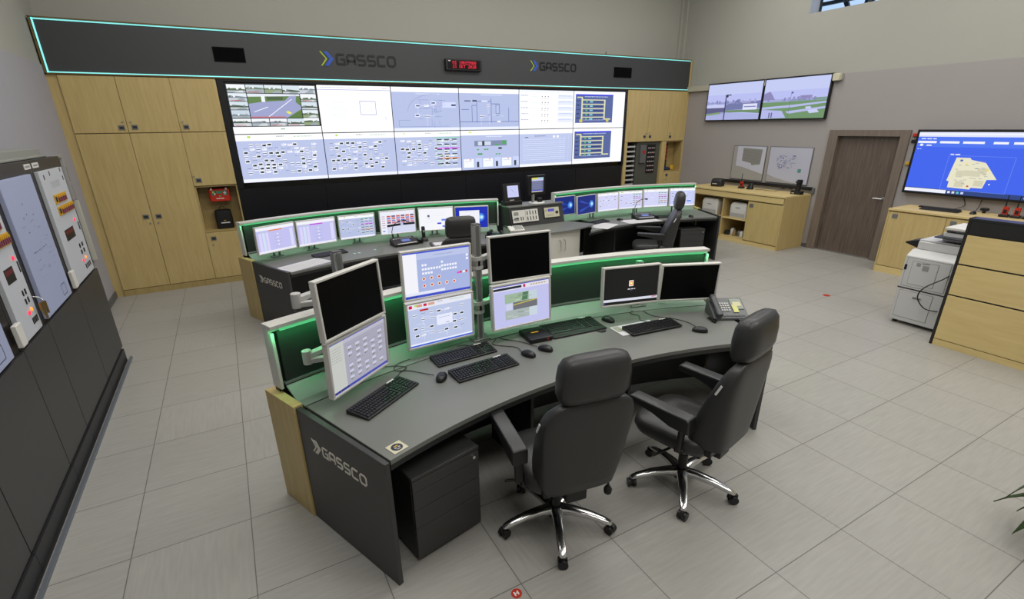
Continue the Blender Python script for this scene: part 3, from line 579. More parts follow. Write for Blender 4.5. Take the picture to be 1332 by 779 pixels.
# ------------------------------------------------------------ curved workstation desks
def desk(label,C,tdeg,aL,aR,a0top=None,railL=None,wood_left=True,logo=True,rightp=True,woodr=True):
    tr=rad(tdeg); ox_,oy_=C[0]+4.2*sin(tr),C[1]+4.2*cos(tr)
    t=thing('control_desk',label,'desk',(ox_,oy_,0),-tr)
    rl=aL if railL is None else railL; al=a0top if a0top is not None else aL
    def P_(r,a): return (r*sin(rad(a)),r*cos(rad(a))-4.2)
    g=.35
    b=MB(); b.arcbox(3.80,4.57,.722,.75,(lambda r:(al(r) if callable(al) else al+g)),aR-g,DESK,36,div=6); dt=b.build('desktop',t,bev=.002)
    b=MB(); b.arcbox(3.803,3.83,.69,.7215,(al(3.8) if callable(al) else al+g),aR-g,DESKE,36); b.build('edge_rail',t)
    b=MB(); b.arcbox(4.585,4.665,.735,.748,rl+g,aR-g,SILL,36); b.build('cable_channel_lid',t)
    b=MB(); b.arcprof([(4.67,.742),(4.78,.815),(4.78,.80),(4.67,.725)],rl+g,aR-g,SILL,36); b.build('sloped_sill',t)
    b=MB(); b.arcbox(4.785,4.80,.835,1.155,rl+.45,aR-.45,SCRP,40); b.build('screen_panel',t)
    b=MB(); b.arcbox(4.775,4.805,.822,.835,rl+.3,aR-.3,ALU,40); b.build('lower_rail',t)
    b=MB(); b.arcbox(4.80,4.87,1.155,1.20,rl-.05,aR+.05,SILV,40); b.arcbox(4.768,4.80,1.178,1.20,rl-.05,aR+.05,SILV,40)
    for a,s_ in ((rl,1),(aR,-1)):
        b.arcbox(4.775,4.87,.80,1.155,a-.05 if s_>0 else a-.17,a+.17 if s_>0 else a+.05,SILV,2)
    b.build('screen_frame',t,bev=.002)
    b=MB(); b.arcbox(4.770,4.784,1.160,1.174,rl+.6,aR-.6,LEDG,40); ls=b.build('light_strip',t); ls['label']='glowing green light strip'
    for k in range(10):
        a=rl+1.6+(aR-rl-3.2)*k/9
        l=bpy.data.lights.new('strip_light','AREA'); l.shape='RECTANGLE'; l.size=(aR-rl-3.2)/9*.083; l.size_y=.012; l.energy=.52 if C[1]<0 else .36; l.color=(.10,1,.32)
        lo=bpy.data.objects.new('strip_light',l); COL.objects.link(lo); lo.parent=t; lo.location=(4.748*sin(rad(a)),4.748*cos(rad(a))-4.2,1.164); lo.rotation_euler=(.12,0,-rad(a))
    b=MB(); b.arcbox(4.81,4.86,.10,1.155,rl,aR,BLACK,36); b.build('back_panel',t)
    b=MB(); b.arcbox(4.45,4.47,.12,.70,al(4.46) if callable(al) else al+1,aR-1,BLACK,30); b.build('modesty_panel',t)
    # end panels
    for a,s_,on in ((aL,-1,wood_left),(aR,1,rightp)):
        if not on: continue
        d=.42*s_
        b=MB(); q=[P_(3.775,a),P_(4.575,a),P_(4.575,a+d),P_(3.775,a+d)]; b.prism(q,0,.765,DARK); ep=b.build('end_panel',t,bev=.002)
        q=[P_(4.578,a-.15*s_),P_(4.905,a-.15*s_),P_(4.905,a+.55*s_),P_(4.578,a+.55*s_)]
        if s_<0 or woodr: b=MB(); b.prism(q,0,.775,WOOD); b.build('wood_end_block',t,bev=.002)
        if logo and s_<0:
            # local plane on outer side of the end panel
            p0=Vector((*P_(4.575,a+d),0)); p1=Vector((*P_(3.775,a+d),0)); ux=(p1-p0).normalized(); n_=Vector((ux.y,-ux.x,0))   # outward normal
            if n_.x>0: n_=-n_
            M=Matrix(((ux.x,-n_.x,0,p0.x),(ux.y,-n_.y,0,p0.y),(0,0,1,0),(0,0,0,1)))
            gassco(ep,.125,.548,.066,-.0035,(LOGOS,LOGOS,LOGOS),M)
    for a in (al(4.2)+3 if callable(al) else al+16.5,aR-15):
        b=MB(); q=[P_(3.95,a),P_(4.45,a),P_(4.45,a+.35),P_(3.95,a+.35)]; b.prism(q,.0,.70,BLACK); b.build('support_panel',t)
    return t
desk('curved grey control desk in the foreground with silver lettering on its dark end panel',(1.80,-1.58),.25,-21.75,21.75)
desk('curved control desk at the back left, in front of the maple cupboards',(1.84,2.21),-.7,-21.7,21.3,woodr=False)
def rtop(r):
    if r<4.18: x=4.58+(r-3.8)/.38*.46; 
    else: x=5.06
    # angle so the left edge is at world x on radius r
    return math.degrees(math.asin((x-5.63)/r))-1.5
desk('curved control desk at the back right, beside the white cabinet console',(5.63,2.10),1.5,-22,22.2,a0top=rtop,railL=-13.6,wood_left=False,logo=False)
# ------------------------------------------------------------ monitors
def mon_body(t,w_,h_,bz=.014,m=SILV,dark=False):
    b=MB(); y0,y1=-.012,.0
    b.box(-w_/2,w_/2,y0,.028,-h_/2,-h_/2+bz,m); b.box(-w_/2,w_/2,y0,.028,h_/2-bz,h_/2,m); b.box(-w_/2,-w_/2+bz,y0,.028,-h_/2+bz,h_/2-bz,m); b.box(w_/2-bz,w_/2,y0,.028,-h_/2+bz,h_/2-bz,m); b.build('bezel',t,bev=.003)
    b=MB(); b.box(-w_/2+bz,w_/2-bz,.0,.028,-h_/2+bz,h_/2-bz,PLB); b.sup([(0,0,0,.19,.13,0),(0,0,.02,.17,.11,0)],m,M=Matrix.Translation((0,.028,0))@Matrix.Rotation(-PI/2,4,'X')); b.build('back_shell',t)
    b=MB(); b.box(-.05,.05,.046,.06,-.05,.05,LGREY); b.box(-.02,.02,.06,.10,-.025,.025,LGREY); b.build('mount_plate',t,bev=.003)
def monitor(label,pose,w_,h_,P,group,bz=.014,name='monitor'):
    x,y,z,yaw,tilt=pose
    t=thing(name,label,'monitor',(x,y,z),rad(yaw),-rad(tilt),group)
    mon_body(t,w_,h_,bz)
    if P is None: b=MB(); b.box(-w_/2+bz,w_/2-bz,-.002,0,-h_/2+bz,h_/2-bz,OFF); b.build('screen',t)
    else: P.build('screen',t,-w_/2+bz,w_/2-bz,-h_/2+bz,h_/2-bz,-.001,SCREEN,.0002)
    return t
def scr_grey():
    rng=random.Random(41); P=Paint('#a7a6b8'); P.r(0,0,1,.03,'#3a45b8',1); P.r(0,.03,.24,.95,'#c4c6c2',1); P.r(0,.95,1,1,'#3a44a8',1); P.r(.24,.03,1,.10,'#b9b8c8',1)
    for r_ in range(6):
        for c_ in range(5):
            if (r_*5+c_)%7==3: continue
            x=.30+c_*.14; y=.20+r_*.12; P.r(x,y,x+.07,y+.05,'#c9cae0',2); P.r(x+.01,y+.055,x+.03,y+.08,'#5c6448',3); P.r(x+.04,y+.055,x+.06,y+.08,'#7e8558',3); P.ln(x,y-.02,x+.12,y-.02,'#767b96',.005)
    for k in range(6): P.text(.03,.12+.05*k,.16,.012,'#9a9c94',rng)
    for k in range(5): P.r(.03+k*.05,.955,.06+k*.05,.99,'#151a48',2)
    return P
def scr_buttons():
    rng=random.Random(43); P=Paint('#a9b6e2'); P.r(0,0,1,.035,'#3f55d8',1); P.r(0,.035,.2,.94,'#f4f5fc',1); P.r(0,.95,1,1,'#3348c8',1); P.r(.2,.04,1,.17,'#bcc6ea',1); P.text(.45,.10,.3,.012,'#8a93b8',rng)
    for r_,(x0,n) in enumerate(((.27,2),(.27,7),(.27,4))):
        for k in range(n): P.r(x0+k*.042,.28+r_*.09,x0+.03+k*.042,.325+r_*.09,'#f5f7ff',2)
    for r_,n in enumerate((1,6,6)):
        for k in range(n): P.r(.56+k*.042,.26+r_*.085,.59+k*.042,.305+r_*.085,'#f5f7ff',2)
    for r_ in range(2):
        for k in range(3+2*r_): P.dot(.29+k*.115,.60+r_*.155,.042,'#e8e2d2',2); P.dot(.29+k*.115,.60+r_*.155,.024,'#d02018',3)
    P.r(.80,.56,.84,.60,'#e040d0',2); P.dot(.86,.575,.026,'#d02020',3); P.r(.89,.55,.93,.60,'#f2f2f6',2); P.dot(.95,.57,.026,'#d02020',3); P.r(.95,.18,.985,.23,'#f5f7ff',2); P.r(.95,.26,.985,.31,'#f5f7ff',2); P.r(.0,.88,.6,.94,'#e6e9f8',2)
    for k in range(5): P.r(.02+k*.035,.955,.04+k*.035,.99,'#10208a',2)
    return P
def scr_hmi2(seed,red=True):
    P=hmi(seed,34,bg='#bdc8e8',strip='#e7e9f6'); 
    if red: P.r(.02,.03,.07,.10,'#d0104a',4); P.r(.18,.15,.31,.19,'#c22020',4); P.r(.24,.03,.29,.09,'#d0104a',4); P.r(.14,.03,.22,.09,'#d99a80',4); P.r(.31,.03,.41,.09,'#d9a890',4)
    P.r(.43,.36,.68,.60,'#e9edff',4); P.text(.46,.42,.18,.012,'#9aa3c8',random.Random(1),5); P.r(0,.965,1,1,'#3b62d8',4)
    return P
def scr_maps():
    rng=random.Random(47); P=Paint('#c1c3ee'); P.r(0,0,1,.025,'#3a45c8',1); P.r(0,.025,1,.13,'#e2e0f0',1); P.r(.01,.05,.5,.105,'#1c2430',2); P.r(.53,.04,.57,.11,'#c01848',2); P.text(.66,.06,.3,.03,'#b8a868',rng)
    P.r(.20,.22,.63,.44,'#9fb89c',1); P.r(.63,.22,.78,.44,'#c3d2dc',1); P.r(.34,.44,.78,.62,'#6f7076',2); P.ln(.34,.50,.78,.45,'#d0c040',.02,3); P.r(.20,.62,.63,.84,'#a9b6b4',1); P.r(.63,.62,.78,.84,'#c9d6e0',1); P.r(.22,.46,.33,.60,'#cdd2ea',2)
    for k in range(16): x=.22+rng.random()*.36; y=rng.choice([.24,.64])+rng.random()*.16; P.ln(x,y,x+.1,y+.04*(rng.random()-.3),rng.choice(['#566b50','#dfe6d8','#7d8890']),.008,3)
    P.p([(.52,.23),(.62,.23),(.60,.42),(.50,.42)],'#4f7a58',3); return P
def scr_login():
    P=Paint('#0a0a0d'); P.r(.46,.36,.54,.52,'#f4f4f4',1); P.r(.475,.38,.53,.50,'#f0961e',2); P.dot(.50,.44,.03,'#fff2b0',3); P.text(.44,.585,.14,.025,'#d8d8dc',random.Random(2)); P.dot(.5,.64,.012,'#5b6fd0',2); P.r(0,.85,1,.92,'#d9dbe8',1); P.r(.9,.86,.98,.885,'#c04860',2); P.r(.02,.945,.04,.965,'#5a78e0',2); return P
FG='monitors on the foreground desk'
monitor('switched-off monitor at the top of the leftmost foreground stack',(.478,2.669,1.346,36.1,2.4),.50,.338,None,FG)
monitor('monitor with a grey plant diagram, at the bottom of the leftmost foreground stack',(.485,2.693,.990,36.6,-1.9),.50,.339,scr_grey(),FG)
monitor('monitor showing nine red round buttons, top of the second foreground stack',(1.115,3.006,1.322,1,-.8),.50,.339,scr_buttons(),FG)
monitor('monitor with a pale blue process diagram, below the one with red buttons',(1.106,2.97,.989,2.9,-.7),.50,.338,scr_hmi2(51),FG)
monitor('switched-off monitor at the top of the third foreground stack',(1.748,2.985,1.347,-3.6,4.6),.50,.339,None,FG)
monitor('monitor showing small aerial views, bottom of the third foreground stack',(1.723,2.923,1.013,.3,3.2),.50,.339,scr_maps(),FG)
monitor('monitor with a small orange icon on black, right part of the foreground desk',(2.63,2.765,1.045,-13.5,1.7),.50,.320,scr_login(),FG)
monitor('switched-off monitor beside the desk phone, rightmost on the foreground desk',(3.189,2.682,1.003,-23.2,-3.5),.50,.321,None,FG)
# far left desk
def list_scr(acc,seed):
    rng=random.Random(seed); P=Paint('#c3c2f2'); P.r(0,0,1,.13,'#f4f4fd',1); P.r(.33,.14,.68,.185,acc,2)
    for k in range(3): P.r(.06+.09*k,.22,.13+.09*k,.93,'#d2e0f6' if k%2 else '#dcd6fa',1)
    P.r(.88,.2,.96,.9,'#dcdcfa',1); P.r(0,.93,1,1,'#eeeefb',1); P.text(.1,.17,.16,.016,'#b8dc88',rng)
    for k in range(4): P.dot(.55,.33+k*.14,.035,'#e9e9fb',2); P.text(.45,.40+k*.14,.2,.01,'#9c9cc4',rng)
    return P
def scr_alarm():
    P=Paint('#eef0fb'); 
    for k in range(6): P.r(.05,.20+k*.10,.08,.225+k*.10,'#b03070',2); P.r(.09,.20+k*.10,.13,.225+k*.10,'#b04868',2)
    for r_ in range(4):
        for c_ in range(6): P.r(.19+c_*.135,.19+r_*.095,.30+c_*.135,.245+r_*.095,['#2f3d78','#d05a55','#5b86d8','#c46a88'][r_ if c_%2 else (r_+1)%4],2); P.r(.19+c_*.135,.25+r_*.095,.31+c_*.135,.265+r_*.095,'#d8504a',2)
    P.p([(.18,.60),(.6,.56),(.62,.52),(.68,.56),(.99,.56),(.99,.66),(.6,.66),(.18,.70)],'#10131f',3); P.r(.57,.53,.65,.66,'#b8c4e4',4); P.r(.18,.66,.99,.98,'#d5d9f2',2); P.r(.05,.85,.12,.9,'#6b8ee0',3); return P
def scr_page():
    rng=random.Random(61); P=Paint('#f7f8fd'); P.r(.25,.30,.31,.40,'#4a3a58',2); P.text(.25,.48,.08,.012,'#9fa4cc',rng)
    for k in range(6): P.text(.18,.15+.1*k,.6,.01,'#d3dcf2',rng)
    P.r(.66,.52,.80,.60,'#4a78ea',2); P.r(.53,.68,.65,.75,'#2422d8',2); P.r(.68,.83,.80,.90,'#4a78ea',2); return P
def scr_desktop(win=True):
    P=Paint('#1a2fb4' if win else '#13267a')
    for k in range(12): 
        a=PI*(.62+.06*k); P.p([(.82,.55),(.82+.75*cos(a)/1.6,.55+.9*sin(a)*-1),(.82+.75*cos(a+.05)/1.6,.55-.9*sin(a+.05))],'#2c57c8',1) if 0 else None
    P.p([(.80,.55),(.15,.20),(.15,.32)],'#2a4fb8',1); P.p([(.80,.55),(.15,.75),(.15,.90)],'#2a4fb8',1); P.dot(.78,.50,.20,'#3f7fe0',2); P.dot(.80,.50,.11,'#8cc8f8',3); P.dot(.81,.50,.06,'#d2f0ff',4)
    if win: P.r(.12,.16,.74,.90,'#f2f3fc',5); P.text(.3,.2,.3,.015,'#c5c9e0',random.Random(5),6)
    return P
LG='monitors on the back left desk'
monitor('monitor with an orange bar on a lilac screen, leftmost on the back left desk',(.375,6.427,1.013,25.3,-1.7),.50,.325,list_scr('#e8863a',71),LG,.011)
monitor('monitor with a magenta bar on a lilac screen, back left desk',(.863,6.588,1.008,12.5,-2.4),.50,.325,list_scr('#c33ad8',73),LG,.011)
monitor('monitor with a small-symbol process diagram, third from the left on the back left desk',(1.40,6.72,1.0,3.4,-2.1),.49,.32,hmi(75,24,split=True),LG,.011)
monitor('monitor with red alarm rows above a black shape, back left desk',(1.937,6.641,1.019,-2.7,-1.5),.50,.325,scr_alarm(),LG,.011)
monitor('monitor showing a white page with blue boxes, back left desk',(2.486,6.616,1.011,-13,-3.2),.50,.325,scr_page(),LG,.011)
monitor('monitor with a bright blue desktop partly hidden by a headrest, back left desk',(2.99,6.50,1.0,-17.5,-3.3),.49,.325,scr_desktop(),LG,.011)
RG='monitors on the back right desk'
monitor('blue monitor half hidden behind the slanted button console',(4.665,6.555,1.02,6,3),.44,.30,scr_desktop(False),RG,.010)
monitor('whole blue desktop monitor next to the slanted console, back right desk',(5.019,6.447,1.023,12.1,3.4),.46,.30,scr_desktop(False),RG,.010)
monitor('white diagram monitor directly right of the whole blue one',(5.515,6.50,1.02,.3,4.6),.46,.30,hmi(81,26,bg='#d5d6fa'),RG,.010)
monitor('white diagram monitor behind the gooseneck microphone, back right desk',(5.947,6.44,1.028,-11.8,5.4),.46,.30,hmi(83,14,bg='#d3d4f8',split=True),RG,.010)
monitor('white diagram monitor just left of the rightmost one, back right desk',(6.35,6.26,1.047,-18,5.9),.45,.30,hmi(85,14,bg='#d3d4f8',split=True),RG,.010)
Pq=hmi(87,22,bg='#c6cdf8'); Pq.r(.12,.72,.28,.80,'#5b8ae8',5); Pq.r(.70,.70,.86,.78,'#5b8ae8',5)
monitor('rightmost monitor on the back right desk, with blue blocks behind the headrest',(6.72,6.02,1.064,-20.8,7.6),.46,.30,Pq,RG,.010)
# ------------------------------------------------------------ monitor poles with arms
def pole(label,x,y,ztop,arms,group,zb=.75,rz=0,elbow=False):
    t=thing('monitor_pole',label,'monitor stand',(x,y,zb),rz,0,group)
    b=MB(); b.box(-.026,.026,-.025,.025,0.0,ztop-zb,ALU); b.box(-.012,.012,-.030,-.025,0,ztop-zb,STEEL); b.box(-.028,.028,-.027,.027,ztop-zb,ztop-zb+.008,mat('cap_grey','#4c4c4e',.5)); b.build('post',t,bev=.003)
    b=MB(); b.box(-.07,.07,-.05,.05,.0,.012,ALU); b.build('foot',t,bev=.002)
    cr,sr=cos(-rz),sin(-rz)
    for (ax,ay,az) in arms:
        dx,dy=ax-x,ay-y; lx,ly=dx*cr-dy*sr,dx*sr+dy*cr; z=az-zb
        b=MB(); b.cyl((0,.01,z-.035),.048,.07,LGREY,18)
        if math.hypot(lx,ly)>.12:
            mx,my=(lx-.19,ly+.10) if elbow else (lx*.5,max(ly,0)+.06)
            b.bar((0,.0,z+.008),(mx,my,z+.008),.045,.03,LGREY); b.cyl((mx,my,z-.04),.027,.085,LGREY,16); b.bar((mx,my,z-.02),(lx,ly,z-.02),.04,.028,LGREY); b.cyl((lx,ly,z-.04),.022,.08,LGREY,14)
        else: b.bar((0,-.04,z),(lx,ly,z),.05,.03,LGREY)
        b.build('arm',t,bev=.003)
    return t
def back(pose,d=.105):
    x,y,z,yaw,tl=pose; a=rad(yaw); return (x-sin(a)*d,y+cos(a)*d,z)
PG='monitor poles on the foreground desk'
pole('aluminium monitor pole behind the leftmost foreground monitor stack',.475,2.97,1.55,[back((.478,2.669,1.346,36.1,0)),back((.485,2.693,.99,36.6,0))],PG,rz=rad(17),elbow=True)
pole('tall aluminium monitor pole between the second and third foreground stacks',1.43,3.05,1.60,[back((1.115,3.006,1.322,1,0),.09),back((1.106,2.97,.989,2.9,0),.09),back((1.748,2.985,1.347,-3.6,0),.09),back((1.723,2.923,1.013,.3,0),.1)],PG)
pole('short aluminium monitor pole behind the two right foreground monitors',2.93,3.0,1.14,[back((2.63,2.765,1.045,-13.5,0)),back((3.189,2.682,1.003,-23.2,0))],PG,rz=rad(-14))
for i,(px_,py_,z_,rz_,lab) in enumerate(((.36,6.62,.98,-22,'short twin-rod stand under the orange-bar monitor'),(.80,6.79,.98,-14,'short twin-rod stand under the magenta-bar monitor'),(1.41,6.88,.98,-4,'short twin-rod stand under the third monitor from the left, back left desk'),(1.95,6.87,.98,3,'short twin-rod stand under the red alarm monitor'),(2.52,6.80,.98,10,'short twin-rod stand under the white page monitor'),
    (5.27,6.62,1.0,5,'short stand between the whole blue monitor and the first white diagram monitor'),(6.17,6.55,1.0,-10,'short stand between the middle monitors of the back right desk'),(6.76,6.22,1.0,-18,'short stand behind the rightmost monitor of the back right desk'))):
    t=thing('monitor_stand',lab,'monitor stand',(px_,py_,.75),rad(rz_ if i>4 else -rz_*1.0),0,'short monitor stands on the back desks')
    b=MB(); b.cyl((-.035,0,0),.012,z_-.75,STEEL,10); b.cyl((.035,0,0),.012,z_-.75,STEEL,10); b.box(-.06,.06,-.02,.02,z_-.76,z_-.73,STEEL); b.build('rods',t)
    b=MB(); b.box(-.07,.07,-.04,.04,-.003,.01,STEEL); b.build('foot',t,bev=.002)
# ------------------------------------------------------------ keyboards, mice
def keyboard(label,c,rz,group,L=.45,Wd=.165,rest=False,z=.752,sticker=True):
    t=thing('keyboard',label,'keyboard',(c[0],c[1],z),rz,0,group)
    b=MB(); v=[(-L/2,-Wd/2,0),(L/2,-Wd/2,0),(L/2,Wd/2,0),(-L/2,Wd/2,0),(-L/2,-Wd/2,.012),(L/2,-Wd/2,.012),(L/2,Wd/2,.026),(-L/2,Wd/2,.026)]
    b.add(v,[(0,3,2,1),(4,5,6,7),(0,1,5,4),(2,3,7,6),(1,2,6,5),(3,0,4,7)],PLB); 
    if rest: b.box(-L/2,L/2,-Wd/2-.05,-Wd/2-.002,0,.012,PLB)
    b.build('case',t,bev=.004)
    b=MB(); rows=6; kd=(Wd-.03)/rows; tl=math.atan2(.014,Wd)
    for r_ in range(rows):
        y=-Wd/2+.012+r_*kd+(.004 if r_==5 else 0); z_=.0125+.014*(y+Wd/2)/Wd
        for (s0,s1,n) in ((-L/2+.012,-L/2+.30*L/.45,15),(-L/2+.31*L/.45,-L/2+.36*L/.45,3),(-L/2+.37*L/.45,L/2-.012,4)):
            if r_==0 and n==15: segs=[(0,1.2),(1.3,2.4),(2.5,3.6),(3.7,9.2),(9.3,10.4),(10.5,11.6),(11.7,12.8),(12.9,15)]
            else: segs=[(k,k+.86) for k in range(n)]
            u=(s1-s0)/n
            for a,b_ in segs:
                x0,x1=s0+a*u,s0+b_*u; y1=y+kd*.84
                v=[(x0,y,z_-.002),(x1,y,z_-.002),(x1,y1,z_-.001),(x0,y1,z_-.001),(x0+.0015,y+.0015,z_+.005),(x1-.0015,y+.0015,z_+.005),(x1-.0015,y1-.0015,z_+.0065),(x0+.0015,y1-.0015,z_+.0065)]
                b.add(v,[(4,5,6,7),(0,1,5,4),(2,3,7,6),(1,2,6,5),(3,0,4,7)],PLB2)
    b.build('keys',t,smooth=0)
    if sticker: b=MB(); b.box(L/2-.115,L/2-.055,Wd/2-.017,Wd/2-.004,.0255,.0275,WHITE); b.build('sticker',t)
    return t
def mouse_mb():
    t=thing('mouse','','mouse')
    b=MB(); b.sup([(0,0,0,.030,.054,0),(0,0,.004,.033,.058,0),(0,0,.016,.032,.056,0),(0,-.002,.027,.027,.045,0),(0,-.004,.034,.018,.030,0),(0,-.005,.036,.006,.012,0)],PLB,ex=2.4,n=24); b.build('shell',t)
    b=MB(); b.box(-.003,.003,.018,.034,.030,.0345,STEEL); b.build('wheel',t,bev=.002)
    return t
M0=mouse_mb(); first=[True]
def mouse(label,x,y,rz,group,z=.752):
    m=M0 if first[0] else copy_tree(M0); first[0]=False
    m.location=(x,y,z); m.rotation_euler=(0,0,rz); m['label']=label; m['group']=group; return m
KG='keyboards on the foreground desk'; MG='mice on the foreground desk'
keyboard('black keyboard set diagonally below the leftmost stack of monitors',(.565,2.545),rad(34),KG,L=.45,Wd=.165)
keyboard('black keyboard behind the other one, in the middle of the foreground desk',(1.205,2.835),rad(2.5),KG,Wd=.155)
keyboard('black keyboard in front of the other one, nearest the desk edge in the middle',(1.235,2.58),rad(4),KG,Wd=.16)
keyboard('green-lit black keyboard with palm rest beside the small black box',(2.14,2.87),rad(-4.5),KG,L=.47,Wd=.19,rest=True)
keyboard('black keyboard lying on white sheets under the orange-icon monitor',(2.665,2.535),rad(-6),KG,L=.46,Wd=.15,z=.757)
mouse('black corded mouse right of the diagonal keyboard',.945,2.60,rad(-35),MG); mouse('black mouse nearer the middle keyboards, left of the pair below the aerial-view monitor',1.59,2.61,rad(20),MG); mouse('black mouse right of the pair below the aerial-view monitor',1.74,2.625,rad(28),MG)
mouse('black mouse at the right end of the green-lit keyboard',2.475,2.83,rad(15),MG); mouse('black mouse left of the desk phone, near the desk edge',2.935,2.31,rad(45),MG)
def cord(pts,label,r=.0025,name='cable',m=None):
    # smooth with catmull-rom
    P=[Vector(p) for p in pts]; Q=[]
    for i in range(len(P)-1):
        a,b_,c,d=P[max(i-1,0)],P[i],P[i+1],P[min(i+2,len(P)-1)]
        for k in range(6):
            t_=k/6; Q.append(.5*((2*b_)+(c-a)*t_+(2*a-5*b_+4*c-d)*t_*t_+(3*b_-a-3*c+d)*t_**3))
    Q.append(P[-1]); mb=MB(); mb.tube(Q,r,m or PLB,6); return tag(mb.build(name),label,'cable')
Z=.756
cord([(.915,2.655,Z+.004),(.86,2.73,Z),(.80,2.80,Z),(.72,2.85,Z),(.76,2.93,Z),(.86,2.96,Z+.002)],'thin black mouse cord curling by the diagonal keyboard')
cord([(.70,2.72,Z+.01),(.735,2.80,Z),(.80,2.86,Z),(.70,2.93,Z),(.55,2.90,Z+.02)],'thin black keyboard cord under the leftmost monitor')
cord([(1.57,2.665,Z+.004),(1.58,2.76,Z),(1.50,2.84,Z),(1.46,2.90,Z),(1.53,2.97,Z)],'thin black cord running from the left mouse of the pair')
cord([(1.71,2.685,Z+.004),(1.66,2.82,Z),(1.58,2.92,Z),(1.55,2.98,Z)],'thin black cord running from the right mouse of the pair')
cord([(2.72,2.61,Z+.01),(2.70,2.70,Z+.003),(2.76,2.78,Z),(2.74,2.86,Z),(2.80,2.90,Z)],'thin black cord behind the right-hand keyboard')
cord([(2.965,2.37,Z+.004),(2.99,2.48,Z),(2.95,2.60,Z),(2.86,2.72,Z),(2.87,2.85,Z)],'thin black cord of the mouse beside the phone')
cord([(1.30,2.92,Z+.01),(1.28,2.98,Z),(1.22,3.0,Z)],'short black cord behind the middle keyboards')
cord([(3.10,2.93,Z),(3.25,2.85,Z+.01),(3.45,2.72,Z+.01),(3.56,2.62,Z)],'grey cable along the back of the desk behind the phone',.003,m=LGREY)
t=thing('small_computer_box','small black computer box with yellow print left of the green-lit keyboard','computer',(1.80,2.86,.751),rad(-5))
b=MB(); b.box(-.09,.09,-.11,.10,0,.035,PLB); b.build('case',t,bev=.005); b=MB(); b.box(-.03,.03,.0,.015,.035,.0362,YEL); b.box(.045,.055,-.112,-.11,.012,.03,RED); b.build('markings',t)
b=MB(); b.box(-.22,.16,-.09,.09,0,.003,PAPER); b.box(-.21,-.15,-.02,.08,.003,.0035,mat('print_grey','#9a9c8c',.8)); o=b.build('paper_sheet'); o.location=(2.60,2.60,.7515); o.rotation_euler=(0,0,rad(-6)); tag(o,'white sheet under the keyboard on the right part of the foreground desk','paper')
def grommet(x,y,lab):
    b=MB(); b.cyl((0,0,0),.036,.003,PLB,24); b.cyl((0,0,.003),.028,.001,DARK,24); o=b.build('cable_grommet'); o.location=(x,y,.751); tag(o,lab,'cable grommet')
grommet(2.30,2.70,'round black cable grommet below the green-lit keyboard')
t=thing('desk_sticker','square light sticker with a dark round figure at the desk corner','sticker',(.487,2.05,.7512),rad(20))
b=MB(); b.box(-.042,.042,-.04,.04,0,.001,CREAM); b.build('base',t); b=MB(); b.cyl((0,.0,.001),.030,.0006,mat('sticker_navy','#1b2238',.4),20); b.box(-.012,.012,.006,.014,.0016,.002,YEL); b.box(-.016,-.004,-.008,.0,.0016,.002,LGREY); b.box(.004,.016,-.008,.0,.0016,.002,LGREY); b.box(-.01,.01,-.02,-.015,.0016,.002,LGREY); b.build('printed_mark',t)
# phone on the foreground desk
def desk_phone(label,x,y,rz,z=.751,s=1.0,name='desk_phone'):
    t=thing(name,label,'telephone',(x,y,z),rz); t.scale=(s,s,s)
    b=MB(); v=[(-.13,-.10,0),(.13,-.10,0),(.13,.10,0),(-.13,.10,0),(-.13,-.10,.02),(.13,-.10,.02),(.13,.10,.11),(-.13,.10,.11)]
    b.add(v,[(0,3,2,1),(4,5,6,7),(0,1,5,4),(2,3,7,6),(1,2,6,5),(3,0,4,7)],mat('phone_grey','#5d5f60',.45)); b.build('body',t,bev=.006)
    sl=math.atan2(.09,.20); M=Matrix.Translation((0,-.10,.02))@Matrix.Rotation(sl,4,'X')
    b=MB()
    for r_ in range(4):
        for c_ in range(4): b.box(-.055+c_*.018,-.042+c_*.018,.07+r_*.024,.086+r_*.024,0,.006,LGREY,M)
    b.build('keypad',t,smooth=0); b=MB()
    for c_ in range(6): b.box(-.06+c_*.028,-.038+c_*.028,.015,.027,0,.004,DARK,M)
    b.build('function_keys',t,smooth=0)
    b=MB(); b.box(.03,.115,.09,.20,0,.005,mat('phone_lcd','#6f756a',.3),M); b.box(.032,.07,.055,.135,.005,.0062,mat('note_yellow','#cfcf86',.8),M); b.box(.045,.105,.12,.165,.005,.0065,mat('note_cream','#c8c5a0',.8),M); b.build('display',t)
    b=MB(); M2=M@Matrix.Translation((-.098,.10,.03)); 
    b.sup([(0,0,0,.018,.018,0)]*1+[(0,0,.01,.024,.020,0),(0,0,.05,.024,.018,0),(0,0,.08,.019,.013,0),(0,0,.14,.019,.013,0),(0,0,.17,.024,.018,0),(0,0,.21,.024,.020,0),(0,0,.22,.018,.015,0)],mat('handset_grey','#434547',.45),M=M2@Matrix.Translation((0,-.11,0))@Matrix.Rotation(-PI/2,4,'X')); b.build('handset',t)
    b=MB(); pts=[(-.13+.02*sin(k*.5)*0+.012*cos(k*1.3)-k*.0008,-.11-.035*sin(k*.12)+.010*sin(k*1.3),.012) for k in range(40)]; b.tube(pts,.005,PLB,6); b.build('coiled_cord',t)
    return t
desk_phone('grey desk phone with yellow notes at the right end of the foreground desk',3.385,2.43,rad(-30),s=1.08)
